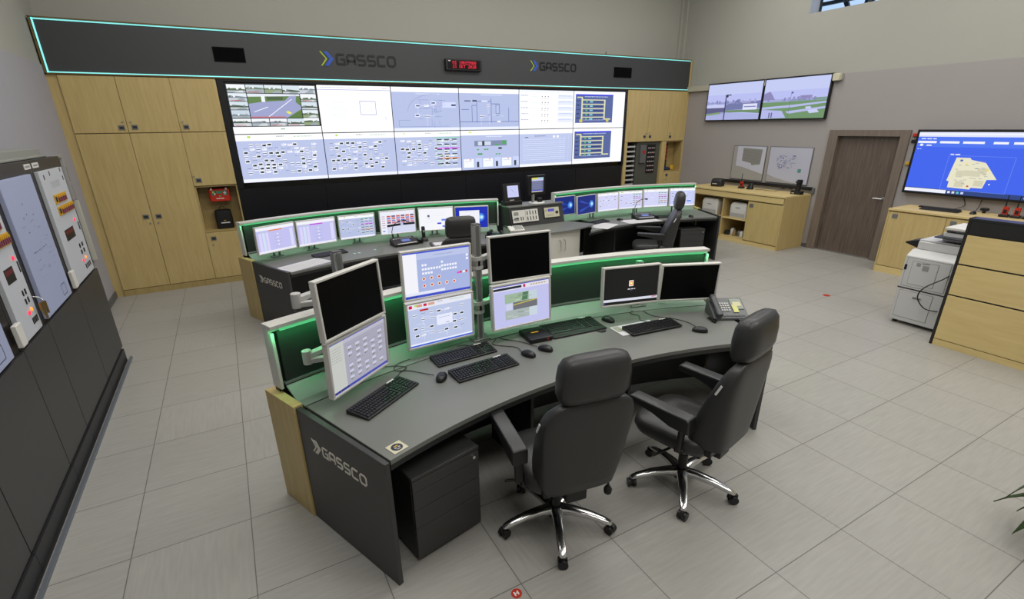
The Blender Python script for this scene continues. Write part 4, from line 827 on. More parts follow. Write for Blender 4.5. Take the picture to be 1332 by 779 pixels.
# ------------------------------------------------------------ drawer pedestals
def pedestal(label,x,y,rz,w_=.43,d_=.56,h_=.565,front=1):
    t=thing('drawer_pedestal',label,'drawer unit',(x,y,0),rz)
    b=MB(); b.box(-w_/2,w_/2,0.02,d_,.025,h_-.02,BLACK); b.box(-w_/2,w_/2,0,d_,h_-.02,h_,DARK); b.build('body',t,bev=.002)
    zs=[.03,.235,.355,.47,.542]
    for k in range(4):
        b=MB(); b.box(-w_/2+.002,w_/2-.002,0,.019,zs[k]+.0015,zs[k+1]-.0015,DARK); dr=b.build('drawer',t,bev=.001)
        if k==3: b=MB(); b.cyl((0,0,0),.010,.012,CHROME,12,M=Matrix.Translation((w_/2-.04,0,.51))@Matrix.Rotation(PI/2,4,'X')); b.build('lock',dr)
    b=MB()
    for sx in (-1,1):
        for yy in (.05,d_-.05): b.cyl((sx*(w_/2-.04),yy,0),.02,.025,PLB,10)
    b.build('feet',t); return t
pedestal('dark grey drawer pedestal beside the lettered end panel of the foreground desk',.74,2.05,rad(12))
pedestal('dark drawer pedestal under the right end of the back right desk',6.72,5.70,rad(-20))
# ------------------------------------------------------------ chairs
def chair():
    t=thing('office_chair','','chair')
    r_=MB(); tl=.16
    def sec(z,hw,hb,y): return (0,y,z,hw,hb,-.12)
    PR=[(.466,.15,-.30,.15),(.476,.195,-.312,.20),(.53,.212,-.320,.235),(.62,.224,-.334,.225),(.72,.234,-.347,.195),(.82,.241,-.360,.162),(.90,.242,-.372,.135),(.96,.233,-.380,.112),(1.005,.212,-.384,.088),(1.035,.178,-.380,.060),(1.046,.12,-.368,.028)]
    r_.sup([(0,yr+T/2,z,hw,T/2,-.08) for z,hw,yr,T in PR],LEATH,n=48,ex=5.0); bk=r_.build('backrest',t,smooth=50)
    h=MB(); h.sup([sec(1.040,.12,.03,-.338),sec(1.050,.160,.058,-.340),sec(1.09,.176,.072,-.343),sec(1.17,.178,.074,-.348),sec(1.235,.172,.066,-.352),sec(1.268,.155,.048,-.352),sec(1.283,.11,.022,-.352)],LEATH,n=36,ex=3.8); h.build('headrest',t,smooth=50)
    q=MB(); q.box(-.04,.04,-.352,-.33,1.0,1.08,PLB); q.build('headrest_bracket',t)
    s=MB(); M=Matrix.Translation((0,.03,.40))
    s.sup([(0,0,0,.20,.21,0),(0,0,.012,.235,.245,0),(0,0,.05,.25,.262,0),(0,0,.085,.245,.258,0),(0,0,.108,.225,.235,0),(0,0,.112,.16,.17,0)],LEATH,n=40,ex=4.0,M=M); s.build('seat',t,smooth=50)
    u=MB(); u.box(-.13,.13,-.16,.13,.345,.402,PLB); u.box(-.06,.06,-.25,-.14,.36,.50,PLB); u.bar((.0,-.02,.36),(-.30,.05,.35),.018,.012,PLB); u.bar((.0,-.12,.37),(.27,-.15,.36),.018,.012,PLB); u.box(-.19,.19,-.245,-.205,.43,.475,PLB); u.build('tilt_mechanism',t,bev=.006)
    k=MB(); k.tube([(.24,-.16,.40),(.24,-.17,.35),(.24,-.17,.33)],.006,PLB); k.sup([(.24,-.17,.27,.008,.008,0),(.24,-.17,.285,.022,.022,0),(.24,-.17,.31,.024,.024,0),(.24,-.17,.335,.010,.010,0)],PLB,n=14,ex=2); k.build('pump_bulb',t)
    for sx in (-1,1):
        a=MB(); a.prism([(-.16,.605),(-.16,.69),(-.135,.702),(.225,.712),(.24,.70),(.24,.672),(.08,.650),(-.04,.612)],sx*.285-.043,sx*.285+.043,LEATHS,Matrix(((0,0,1,0),(1,0,0,0),(0,1,0,0),(0,0,0,1)))); ar=a.build('armrest',t,smooth=50,bev=.014,seg=3)
        a=MB(); a.bar((sx*.275,-.10,.62),(sx*.265,-.09,.44),.03,.05,PLB,(1,0,0)); a.bar((sx*.265,-.09,.44),(sx*.12,-.05,.385),.06,.03,PLB); a.build('arm_support',ar,bev=.01)
    g=MB(); g.cyl((0,0,.10),.030,.14,PLB,20); g.cyl((0,0,.22),.022,.14,STEEL,20); g.cyl((0,0,.06),.045,.075,PLB,20,.038); g.build('gas_column',t)
    for i in range(5):
        a=rad(72*i); c_,s_2=cos(a),sin(a)
        b=MB(); rings=[]
        for (rr,z,w_,h_) in ((.035,.105,.036,.030),(.10,.112,.033,.024),(.20,.103,.028,.020),(.29,.082,.025,.016),(.325,.070,.021,.012),(.335,.066,.010,.006)):
            ring=[]
            for kk in range(12):
                th=2*PI*kk/12; o_=w_*math.copysign(abs(cos(th))**.7,cos(th)); p_=h_*math.copysign(abs(sin(th))**.7,sin(th))
                ring.append((rr*c_-o_*s_2,rr*s_2+o_*c_,z+p_))
            rings.append(ring)
        b.loft(rings,CHROME); lg=b.build('base_arm',t,smooth=50)
        b=MB(); cx_,cy_=.325*c_,.325*s_2; th=a+.9+i*1.1
        for s3 in (-1,1):
            M=Matrix.Translation((cx_,cy_,.028))@Matrix.Rotation(th,4,'Z')@Matrix.Translation((s3*.018,0,0))@Matrix.Rotation(PI/2,4,'Y'); b.cyl((0,0,-.009),.028,.018,PLB,18,M=M)
        M=Matrix.Translation((cx_,cy_,.028))@Matrix.Rotation(th,4,'Z'); b.box(-.010,.010,-.022,.026,.0,.034,PLB,M); b.cyl((cx_,cy_,.05),.010,.018,PLB,10); b.build('caster',lg)
    q=MB(); q.bar((-.244,-.30,.93),(-.246,-.27,.87),.004,.012,mat('reflective_tag','#d8d8d8',.3)); q.build('brand_tag',bk)
    return t
def base_rot(t,deg): # base arms keep their own heading
    for ch in bpy.data.objects:
        if ch.parent==t and ch.name.startswith('base_arm'): ch.rotation_euler=(0,0,rad(deg))
c1=chair(); CGp='black operator chairs'
c2=copy_tree(c1); c3=copy_tree(c1); c4=copy_tree(c1)
place(c1,'black leather chair seen from behind, nearest the drawer pedestal',(1.348,1.895,0),rad(-9),CGp); base_rot(c1,99+9)
place(c2,'black leather chair turned side-on at the right of the foreground desk',(2.255,1.765,0),rad(13),CGp); base_rot(c2,9.5-13)
for ch in bpy.data.objects:      # this chair's back is set more upright
    if ch.parent==c2 and ch.name.split('.')[0] in ('backrest','headrest','headrest_bracket'):
        a_=-.07; ch.rotation_euler=(a_,0,0); py,pz=-.2,.45; ch.location=(0,py-(py*cos(a_)-pz*sin(a_)),pz-(py*sin(a_)+pz*cos(a_)))
place(c3,'black chair whose headrest shows above the foreground monitors at the back left desk',(2.30,5.50,0),rad(-12),CGp)
place(c4,'black chair seen from the side at the back right desk',(5.60,5.52,0),rad(49),CGp)
# ------------------------------------------------------------ centre console with white cabinet
cc=thing('console_cabinet','white curved-door cabinet console standing between the two back desks','console',(4.1,6.1,0))
def cp(*p): return [(x-4.1,y-6.1) for x,y in p]
def bulge(p0,p1,sag,n=12):
    (x0,y0),(x1,y1)=p0,p1; L_=math.hypot(x1-x0,y1-y0); nx,ny=(y1-y0)/L_,-(x1-x0)/L_
    return [(x0+(x1-x0)*k/n+nx*sag*4*(k/n)*(1-k/n),y0+(y1-y0)*k/n+ny*sag*4*(k/n)*(1-k/n)) for k in range(n+1)]
fr_=bulge((3.34,5.98),(4.84,6.00),.19)
b=MB(); b.prism(cp(*([(3.62,6.74),(3.57,6.45)]+fr_+[(4.84,6.02),(4.70,6.30),(4.56,6.42),(4.56,6.74)])),.775,.80,DESK); b.build('worktop',cc,bev=.003)
f2=bulge((3.38,6.02),(4.56,5.98),.155,14)
WC=mat('cabinet_white','#c9c7bd',.45)
b=MB(); b.prism(cp(*([(3.62,6.72),(3.58,6.45)]+[(x,y+.02) for x,y in f2]+[(4.56,6.72)])),.06,.775,WC); b.build('carcass',cc,bev=.002)
b=MB(); b.prism(cp(*([(3.64,6.68),(3.60,6.45)]+[(x,y+.06) for x,y in f2]+[(4.53,6.68)])),0,.06,PLB); b.build('plinth',cc)
for (i0,i1) in ((0,5),(5,9),(9,14)):
    pts=[f2[k] for k in range(i0,i1+1)]; b=MB()
    q=[(x,y) for x,y in pts]+[(x,y+.018) for x,y in pts[::-1]]
    b.prism([((x-4.1)*1.0,(y-6.1)) for x,y in q],.07,.768,WC); d_=b.build('curved_door',cc,bev=.002)
    hx=f2[i1][0]-.045 if i0!=9 else f2[i0][0]+.045; hy=min(p[1] for p in pts)-.015+ (.01 if i0==9 else 0)
    b=MB(); b.tube([(hx-4.1,hy-6.1+.015,.66),(hx-4.1,hy-6.1-.02,.64),(hx-4.1,hy-6.1-.026,.57),(hx-4.1,hy-6.1-.02,.50),(hx-4.1,hy-6.1+.015,.48)],.006,CHROME); b.build('handle',d_)
up=MB(); fy0,fy1=6.40,6.48
q=[(3.60,fy0,.80),(4.56,fy0,.80),(4.56,fy1,1.08),(3.60,fy1,1.08)]
v=[(x-4.1,y-6.1,z) for x,y,z in q]+[(3.60-4.1,6.74-6.1,.80),(4.56-4.1,6.74-6.1,.80),(4.56-4.1,6.74-6.1,1.08),(3.60-4.1,6.74-6.1,1.08)]
up.add(v,[(0,1,2,3),(1,5,6,2),(5,4,7,6),(4,0,3,7),(3,2,6,7),(0,4,5,1)],DARK); up.build('slanted_upper_body',cc,bev=.003)
b=MB(); b.prism(cp((3.59,6.46),(4.57,6.46),(4.57,6.76),(3.60,6.86)),1.08,1.10,DESK); b.build('top_shelf',cc,bev=.002)
sa=math.atan2(.08,.28); MS=Matrix.Translation((3.56,fy0,.80))@Matrix.Rotation(-sa,4,'X')
def onslant(name,label,cat,x0,z0,paint,w_,h_):
    t=bpy.data.objects.new(name,None); COL.objects.link(t); t.matrix_world=MS@Matrix.Translation((x0,-.0015,z0)); tag(t,label,cat)
    b=MB(); b.box(0,w_,-.014,0,0,h_,PLB); b.build('frame',t,bev=.003)
    paint.build('panel_face',t,.008,w_-.008,.008,h_-.008,-.0148,PRINT,.0003); return t
P=Paint('#cfcdc4'); P.r(.06,.14,.24,.42,'#85857f',1); P.r(.06,.58,.24,.86,'#85857f',1); P.r(.50,0,.515,1,'#8f8e88',1)
for r_ in range(2):
    for c_ in range(4): P.r(.56+c_*.11,.14+r_*.44,.60+c_*.11,.44+r_*.44,'#3a3a3c',2); P.r(.61+c_*.11,.16+r_*.44,.63+c_*.11,.40+r_*.44,'#e6e4dc',2)
P.r(.30,.55,.34,.85,'#3a3a3c',2); P.r(.38,.55,.42,.85,'#55554f',2); P.r(.66,.05,.70,.12,'#7a6ad0',3)
onslant('button_panel','white panel of buttons set in the slanted console face','control panel',.06,.055,P,.47,.20)
P=Paint('#c2bfa4'); P.r(.25,.14,.68,.42,'#5a55c8',1); P.dot(.84,.55,.16,'#151516',2,1.5); P.r(.1,.7,.6,.74,'#8f8c78',1); P.r(.1,.82,.6,.86,'#8f8c78',1); P.r(.06,.2,.18,.36,'#9a977f',1)
onslant('radio_panel','beige radio panel with violet display and black knob in the console face','radio',.63,.085,P,.29,.165)
# desk microphone station on the console
t=thing('paging_station','white paging unit with small gooseneck microphone on the console worktop','paging microphone',(3.56,6.20,.801),rad(-14))
b=MB(); v=[(-.11,-.08,0),(.11,-.08,0),(.11,.08,0),(-.11,.08,0),(-.11,-.08,.018),(.11,-.08,.018),(.11,.08,.055),(-.11,.08,.055)]; b.add(v,[(0,3,2,1),(4,5,6,7),(0,1,5,4),(2,3,7,6),(1,2,6,5),(3,0,4,7)],WHITE); b.build('body',t,bev=.004)
b=MB(); M=Matrix.Translation((0,-.08,.019))@Matrix.Rotation(math.atan2(.037,.16),4,'X')
for r_ in range(4):
    for c_ in range(5): b.box(-.03+c_*.026,-.012+c_*.026,.02+r_*.034,.040+r_*.034,0,.004,MGREY,M)
b.build('buttons',t,smooth=0)
b=MB(); b.tube([(-.05,.06,.05),(-.045,.06,.12),(-.02,.03,.155),(.01,.0,.17)],.0045,PLB); b.tube([(.01,.0,.17),(.03,-.015,.175)],.010,PLB); b.build('gooseneck_microphone',t)
# clock display and small monitor on the top shelf
t=thing('clock_display','black box with a lilac analogue clock screen on top of the console','clock',(3.74,6.62,1.101),rad(0))
b=MB(); b.box(-.15,.15,-.04,.10,0,.06,PLB); b.build('base',t,bev=.006)
b=MB(); M=Matrix.Translation((0,.0,.05))@Matrix.Rotation(-.18,4,'X'); b.box(-.15,.14,-.02,.03,0,.27,PLB,M); b.box(-.06,.02,-.024,-.02,.015,.028,LGREY,M); b.build('housing',t,bev=.006)
P=Paint('#c9cdf6'); 
for k in range(12): P.dot(.5+.32*cos(k*PI/6)/1.25,.5+.36*sin(k*PI/6),.014,'#6a70a8',1,1.25)
P.ln(.5,.5,.36,.30,'#30365a',.02,2,1.2); P.ln(.5,.5,.62,.62,'#30365a',.016,2,1.2)
s_=P.build('clock_face',t,-.085,.105,.065,.235,-.022,SCREEN,.0004); s_.matrix_local=M
t=thing('small_monitor','small tilted monitor with yellow header on a round white foot','monitor',(4.16,6.60,1.101),rad(3))
b=MB(); b.cyl((0,0,0),.13,.012,WHITE,32); b.build('foot',t,bev=.003)
b=MB(); b.cyl((-.07,0,.012),.025,.13,ALU,18); b.box(.03,.09,-.03,.03,.012,.07,PLB); b.bar((-.07,0,.13),(.0,.03,.24),.03,.03,PLB); b.build('neck',t)
b=MB(); b.box(-.17,.15,-.02,.03,.13,.42,PLB); b.build('housing',t,bev=.006)
P=Paint('#6b7093'); P.r(0,0,1,.12,'#d9d66a',1); P.r(.55,0,1,.12,'#a8cbe8',2); P.r(0,.12,1,.22,'#c9cbe8',1); P.r(0,.86,1,.93,'#3b49c8',1); P.r(0,.93,.9,1,'#c9c4b0',1)
for k in range(7): P.text(.05,.28+.08*k,.8,.02,'#9aa0c4',random.Random(k),2)
P.build('screen',t,-.11,.11,.17,.385,-.0225,SCREEN,.0004)
# ------------------------------------------------------------ items on the back desks
def intercom(label,x,y,rz):
    t=thing('intercom_station',label,'intercom',(x,y,.751),rz)
    b=MB(); v=[(-.17,-.10,0),(.17,-.10,0),(.17,.10,0),(-.17,.10,0),(-.17,-.10,.03),(.17,-.10,.03),(.17,.10,.085),(-.17,.10,.085)]; b.add(v,[(0,3,2,1),(4,5,6,7),(0,1,5,4),(2,3,7,6),(1,2,6,5),(3,0,4,7)],PLB); b.build('body',t,bev=.005)
    b=MB(); M=Matrix.Translation((0,-.10,.031))@Matrix.Rotation(math.atan2(.055,.2),4,'X'); b.box(-.13,.14,.0,.02,0,.004,LGREY,M); b.box(-.04,.08,.06,.13,0,.003,mat('intercom_lcd','#5d74b8',.3),M)
    for k in range(8): b.box(-.14+k*.034,-.115+k*.034,.15,.17,0,.004,MGREY,M)
    b.build('face',t,smooth=0)
    b=MB(); b.tube([(-.13,.07,.07),(-.135,.07,.18),(-.11,.06,.27),(-.04,.04,.315),(.02,.03,.32)],.005,PLB,8); b.tube([(.02,.03,.32),(.06,.02,.315)],.011,PLB,8); b.build('gooseneck_microphone',t)
    b=MB(); b.sup([(0,0,0,.018,.018,0),(0,0,.01,.024,.02,0),(0,0,.06,.018,.014,0),(0,0,.14,.018,.014,0),(0,0,.19,.024,.02,0),(0,0,.2,.018,.016,0)],PLB,M=Matrix.Translation((.21,-.09,.035))@Matrix.Rotation(-PI/2,4,'X')); b.box(.185,.235,-.09,.10,0,.03,PLB); b.build('handset',t)
    return t
intercom('black intercom with gooseneck microphone on the back left desk',1.93,6.40,rad(6)); intercom('black intercom with gooseneck microphone on the back right desk',5.97,6.12,rad(-14))
t=thing('cordless_phone','black cordless phone upright in its cradle on the back left desk','telephone',(2.24,6.47,.751),rad(5))
b=MB(); b.sup([(0,0,0,.05,.05,0),(0,0,.03,.045,.045,0),(0,0,.05,.03,.03,0)],PLB); b.build('cradle',t); b=MB(); b.sup([(0,.01,.02,.022,.014,0),(0,.015,.1,.025,.016,0),(0,.02,.19,.025,.015,0),(0,.02,.2,.018,.01,0)],PLB); b.box(-.015,.015,-.002,.006,.12,.15,MGREY); b.build('handset',t)
def flat(name,label,cat,x,y,rz,w_,d_,h_,m,z=.7512,extra=None,bev=0):
    b=MB(); b.box(-w_/2,w_/2,-d_/2,d_/2,0,h_,m)
    if extra: extra(b)
    o=b.build(name,bev=bev); o.location=(x,y,z); o.rotation_euler=(0,0,rz); tag(o,label,cat); return o
pr=lambda w_,d_: (lambda b: [b.box(-w_/2+.03,w_/2-.03,-d_/2+.03+k*.04,-d_/2+.036+k*.04,.002,.0026,mat('print_grey','#9a9c8c',.8)) for k in range(int(d_/.045))])
flat('paper_sheet','white printed sheets at the left end of the back left desk','paper',.60,6.00,rad(28),.55,.30,.002,PAPER,extra=pr(.55,.30))
flat('paper_sheet','white form in front of the intercom on the back right desk','paper',5.80,5.99,rad(-8),.62,.30,.002,PAPER,extra=pr(.62,.3))
flat('paper_sheet','white sheets beside the console end of the back right desk','paper',5.02,5.99,rad(28),.45,.32,.002,PAPER,extra=pr(.45,.32))
flat('desk_tray','black tray with a white pad in front of the back left chair','tray',2.42,6.10,rad(-10),.42,.26,.02,PLB,extra=lambda b:b.box(-.18,.12,-.11,.08,.02,.023,PAPER),bev=.004)
def kb_small(label,x,y,rz): return keyboard(label,(x,y),rz,'keyboards on the back desks',L=.42,Wd=.15,sticker=False)
kb_small('black keyboard below the magenta-bar monitor on the back left desk',.95,6.36,rad(14)); kb_small('dark keyboard on the console side of the back right desk',5.12,6.24,rad(14)); kb_small('dark keyboard behind the chair headrest on the back right desk',6.42,6.0,rad(-22))
mouse('black mouse right of the keyboard near the console, back right desk',5.55,6.22,rad(10),'mice on the back desks'); mouse('black mouse at the far right end of the back right desk',6.74,5.80,rad(-25),'mice on the back desks')
t=thing('telephone_handset','dark blue telephone beside the right frame of the back left desk','telephone',(3.16,6.16,.751),rad(-40))
b=MB(); b.box(-.10,.10,-.09,.09,0,.05,mat('navy_plastic','#161c2c',.4)); b.build('body',t,bev=.01); b=MB(); b.sup([(0,0,0,.02,.02,0),(0,0,.02,.026,.022,0),(0,0,.1,.018,.015,0),(0,0,.18,.026,.022,0),(0,0,.2,.02,.02,0)],PLB,M=Matrix.Translation((-.05,-.1,.075))@Matrix.Rotation(-PI/2,4,'X')); b.box(-.06,-.04,-.03,-.01,.05,.075,YEL); b.build('handset',t)
for i,(x,y) in enumerate(((1.22,6.22),(1.28,6.23),(1.50,6.30))):
    b=MB(); b.cyl((0,0,0),.018,.006,mat('small_white_cap','#b9d8c8',.4),14); o=b.build('desk_outlet_cap'); o.location=(x,y,.751); tag(o,['leftmost','middle','rightmost'][i]+' of three small pale caps in the back left desktop','cap','pale caps in the back left desktop')
b=MB(); b.cyl((0,0,0),.13,.30,mat('bin_black','#141414',.6),24,.15); o=b.build('waste_bin'); o.location=(6.22,5.95,0); tag(o,'round black waste bin under the back right desk','bin')
# ------------------------------------------------------------ sideboard with printers (right wall, behind)
sx0=8.66; t=thing('sideboard','long maple sideboard holding two printers, left of the door','sideboard',(sx0,5.42,0),-PI/2)
# local: x = -(y-5.42) ; y = world x - sx0 ; spans local x -2.1..0
D=.74
b=MB(); b.box(-2.2,0.02,-.03,D,.955,.985,WOODH); b.build('top',t,bev=.002)
b=MB(); b.box(-2.2,.018,-.02,0,.845,.948,WOODH); b.build('drawer_front',t,bev=.002)
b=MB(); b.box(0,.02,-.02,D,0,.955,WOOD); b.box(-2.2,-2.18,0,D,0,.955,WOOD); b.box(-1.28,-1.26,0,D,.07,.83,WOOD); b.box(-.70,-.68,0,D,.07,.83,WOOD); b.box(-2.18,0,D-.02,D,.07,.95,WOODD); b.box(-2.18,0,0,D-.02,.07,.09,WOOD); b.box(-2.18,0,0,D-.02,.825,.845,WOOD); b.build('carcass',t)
b=MB(); b.box(-1.26,-.70,.01,D-.02,.435,.455,WOODH); b.box(-2.18,-1.28,.01,D-.02,.435,.455,WOODH); b.build('shelf',t)
b=MB(); b.box(-2.2,0.0,-.015,.0,0,.068,WOODH); b.build('plinth',t)
b=MB(); b.box(-.698,-.003,-.020,-.001,.09,.822,WOOD); d_=b.build('door',t,bev=.002); b=MB(); b.box(-.66,-.58,-.026,-.020,.72,.79,MATS['satin_steel']); b.build('flush_pull',d_,bev=.003)
b=MB(); b.box(-2.18,0,-.022,-.0,.945,.9549,PLB); b.box(-2.18,0,-.004,.0,.83,.842,PLB); b.build('shadow_gap',t)
def printer(label,x,y,z,rz,w_=.36,d_=.34,h_=.30):
    t=thing('laser_printer',label,'printer',(x,y,z),rz,0,'small printers in the sideboard')
    b=MB(); b.sup([(0,0,0,w_/2-.01,d_/2-.01,0),(0,0,.01,w_/2,d_/2,0),(0,0,h_*.8,w_/2,d_/2,0),(0,0,h_*.95,w_/2-.02,d_/2-.02,0),(0,0,h_,w_/2-.05,d_/2-.05,0)],WHITE,n=36,ex=9); b.build('body',t,smooth=50)
    b=MB(); b.box(-w_/2+.03,w_/2-.03,-d_/2-.004,-d_/2+.004,.03,.10,mat('printer_seam','#a9a8a4',.5)); b.box(-.05,.05,-d_/2-.007,-d_/2,.20,.21,DARK); b.build('paper_tray',t,bev=.003)
    b=MB(); b.box(-w_/2+.05,w_/2-.05,-d_/2+.05,d_/2-.06,h_-.004,h_+.006,MGREY); b.box(-w_/2-.004,-w_/2+.01,-.1,.1,.08,.2,DARK); b.build('output_slot',t)
    return t
printer('white laser printer in the left compartment of the sideboard',8.90,7.06,.456,-PI/2,.40,.38,.32); printer('white laser printer on the upper shelf beside the sideboard door',8.90,6.38,.456,-PI/2,.38,.38,.30)
rng=random.Random(77)
for i in range(6):
    w_=rng.uniform(.07,.12); h_=rng.uniform(.06,.15); b=MB()
    b.sup([(0,0,0,w_/2,w_/2.4,0),(0,0,.01,w_/2*1.05,w_/2.3,0),(0,0,h_*.8,w_/2,w_/2.5,0),(0,0,h_,w_/4,w_/4,0)],[BLACK,WHITE,mat('cardboard','#8f7448',.8),STEEL,WHITE,BLACK][i],n=20,ex=5)
    o=b.build('supply_item',smooth=50); o.location=(8.80+.05*(i%2),6.60-.085*i,.091); tag(o,['black toner bottle at the left','small white carton beside the black bottle','little brown cardboard box','grey tin in the middle','white cup-like tub','black cartridge at the right'][i]+' at the bottom of the sideboard compartment','supplies','supplies in the sideboard bottom')
# items on the sideboard
t=thing('label_printer','black box-shaped label printer at the left end of the sideboard','printer',(9.03,7.18,.986),-PI/2+.25)
b=MB(); b.sup([(0,0,0,.10,.09,0),(0,0,.01,.115,.10,0),(0,0,.11,.115,.10,0),(0,0,.15,.10,.085,0),(0,0,.16,.07,.06,0)],mat('box_black','#1c1d1f',.5),n=32,ex=6); b.build('body',t,smooth=50); b=MB(); b.box(-.07,.03,-.106,-.099,.05,.065,LGREY); b.build('badge',t)
def radio(label,x,y,z,rz,group,m=RED,h_=.10):
    t=thing('handheld_radio',label,'radio',(x,y,z),rz,0,group)
    b=MB(); b.box(-.05,.05,-.045,.045,0,.035,PLB); b.build('charger',t,bev=.008)
    b=MB(); b.box(-.028,.028,-.018,.018,.02,h_+.035,m); b.box(-.018,.018,-.020,-.018,.05,h_,PLB); b.build('body',t,bev=.006)
    b=MB(); b.tube([(-.015,0,h_+.03),(-.015,0,h_+.10),(-.015,.0,h_+.19)],[.008,.006,.005],PLB); b.build('antenna',t); return t
radio('red handheld radio with antenna in its charger on the sideboard',9.10,6.66,.986,-PI/2,'radios in chargers')
t=thing('charging_cradle','black sloped charging cradle right of the red radio on the sideboard','charger',(9.10,6.46,.986),-PI/2); b=MB(); b.sup([(0,0,0,.06,.05,0),(0,0,.03,.055,.045,0),(0,.02,.11,.03,.02,0)],PLB,ex=4); b.build('body',t)
t=thing('binoculars_camera','black lens-shaped device standing at the right end of the sideboard','camera',(9.12,5.50,.986),-PI/2)
b=MB(); b.box(-.10,.09,-.05,.05,0,.06,PLB); b.box(-.08,-.03,-.053,-.05,.015,.03,LGREY); b.build('base',t,bev=.01); b=MB(); b.tube([(0,0,.06),(0,0,.12),(.01,0,.22),(.01,0,.26)],[.045,.04,.05,.045],PLB,16); b.tube([(-.03,-.04,.22),(.05,-.04,.23)],.02,PLB,10); b.build('barrel',t)
for i,(y,lab) in enumerate(((6.10,'first'),(5.96,'second'))):
    b=MB(); b.box(-.03,.03,-.02,.02,0,.05,PLB); b.cyl((0,-.02,.025),.012,.0,PLB) if 0 else None; o=b.build('power_adapter',bev=.006); o.location=(XR-.025,y-.15,1.03); o.rotation_euler=(0,0,-PI/2); tag(o,'black plug adapter on the wall above the sideboard, %s from the left'%lab,'adapter')
cord([(9.12,6.35,.99),(9.2,6.25,.99),(9.15,6.12,.99),(9.25,6.0,.99),(9.38,5.94,1.03)],'thin black cable lying along the sideboard top',.004)
# whiteboards with maps
def mapboard(label,y0,y1,P):
    t=thing('map_board',label,'map',(XR-.002,(y0+y1)/2,1.12),-PI/2,0,'map boards above the sideboard'); hw=(y1-y0)/2
    b=MB(); b.box(-hw,hw,-.02,0,0,.67,STEEL); b.build('frame',t,bev=.003); P.build('sheet',t,-hw+.012,hw-.012,.012,.658,-.0208,PRINT,.0004); return t
P=Paint('#9c9a95'); P.p([(.12,.0),(1,.0),(1,.80),(.62,.70),(.30,.62),(.12,.60)],'#bcbecb',1); P.p([(.30,.05),(.90,.08),(.88,.52),(.62,.56),(.60,.50),(.30,.44)],'#83847e',2)
for k in range(7): P.ln(.32,.12+.05*k,.84,.15+.05*k,'#6f7074',.008,3)
mapboard('framed light map sheet with a grey block, left of the two above the sideboard',6.44,7.19,P)
P=Paint('#9f9d9e'); P.p([(0,0),(1,0),(1,1),(.6,.96),(.2,.86),(0,.78)],'#b4b6c6',1); rng=random.Random(8)
for k in range(60): x=.2+rng.random()*.4; y=.22+rng.random()*.36; P.ln(x,y,x+.06*(k%2),y+.06*((k+1)%2),'#474f92',.010,2)
for k in range(16): P.ln(.1+.03*k,.6+.01*k,.5+.02*k,.15+.01*k,'#a4a6c0',.004,2) if k%3==0 else None
P.r(.74,.58,.82,.68,'#4d8a80',3)
mapboard('framed site plan with blue drawing, right of the two above the sideboard',5.52,6.37,P)
b=MB(); b.box(XR-.05,XR-.001,5.40,7.30,1.045,1.10,PLB); tag(b.build('cable_rail',bev=.004),'black cable rail on the wall below the two map boards','rail')
b=MB(); b.box(XR-.04,XR-.001,5.36,5.46,.99,1.09,STEEL); tag(b.build('wall_socket',bev=.004),'grey socket box at the right end of the black cable rail','socket')
# two wall screens with outdoor views
def landscape(k):
    rng=random.Random(90+k); P=Paint('#b9bff2'); 
    P.r(0,0,1,.30,'#c4ccf4',1)
    if k==0:
        P.r(0,.50,.9,.56,'#9a9fd0',1); P.r(0,.66,.36,.82,'#5a5a86',2); P.p([(0,.60),(.16,.55),(.36,.60),(.36,.66),(0,.66)],'#c9cdf4',3); P.p([(.36,.58),(.5,.54),(.6,.44),(.66,.56),(1,.50),(1,.70),(.36,.74)],'#7077a8',2); P.r(.70,.58,.95,.74,'#dfe2fa',3); P.r(.72,.64,.93,.67,'#7f86b8',4); P.p([(.36,.74),(1,.72),(1,.84),(.7,.80),(.36,.80)],'#6a8a66',2); P.p([(0,.82),(.3,.78),(1,.86),(1,1),(0,1)],'#a9afe0',2); P.p([(.0,.83),(.25,.78),(.3,.83),(0,.88)],'#7f9a70',3)
        P.r(.355,.30,.375,1,'#3a3c60',5); P.r(.375,.30,.46,.33,'#3a3c60',5); P.dot(.39,.35,.03,'#2b2d48',5)
    else:
        P.p([(0,.36),(.10,.30),(.16,.42),(.2,.52),(.0,.52)],'#8a86b8',2); P.r(.0,.50,1,.58,'#a9aee0',1); P.r(.60,.44,.78,.52,'#8d84b4',2); P.p([(0,.56),(.5,.52),(1,.50),(1,1),(0,1)],'#6d9266',1)
        P.p([(0,.70),(.5,.66),(1,.60),(1,.64),(.5,.72),(0,.76)],'#b4bae6',2); P.p([(.4,.82),(1,.72),(1,.77),(.45,.88)],'#b4bae6',2); P.p([(0,.76),(.34,.80),(.42,.98),(0,1)],'#b3b8ea',2); P.r(.45,.34,.455,1,'#5a5c88',3); P.dot(.47,.36,.025,'#50527c',3); P.p([(.74,.80),(.88,.78),(.92,.86),(.78,.88)],'#c9cdf2',4); P.p([(.70,.72),(.78,.71),(.80,.76),(.72,.77)],'#c9cdf2',4); P.r(.13,.84,.15,.98,'#5a5c88',4); P.r(.17,.84,.19,.98,'#5a5c88',4)
    for q in range(24): x=rng.random()*.9; P.r(x,.44+.10*rng.random(),x+.03,.56,rng.choice(['#9498cc','#a8a4d4','#8286ba']),2)
    return P
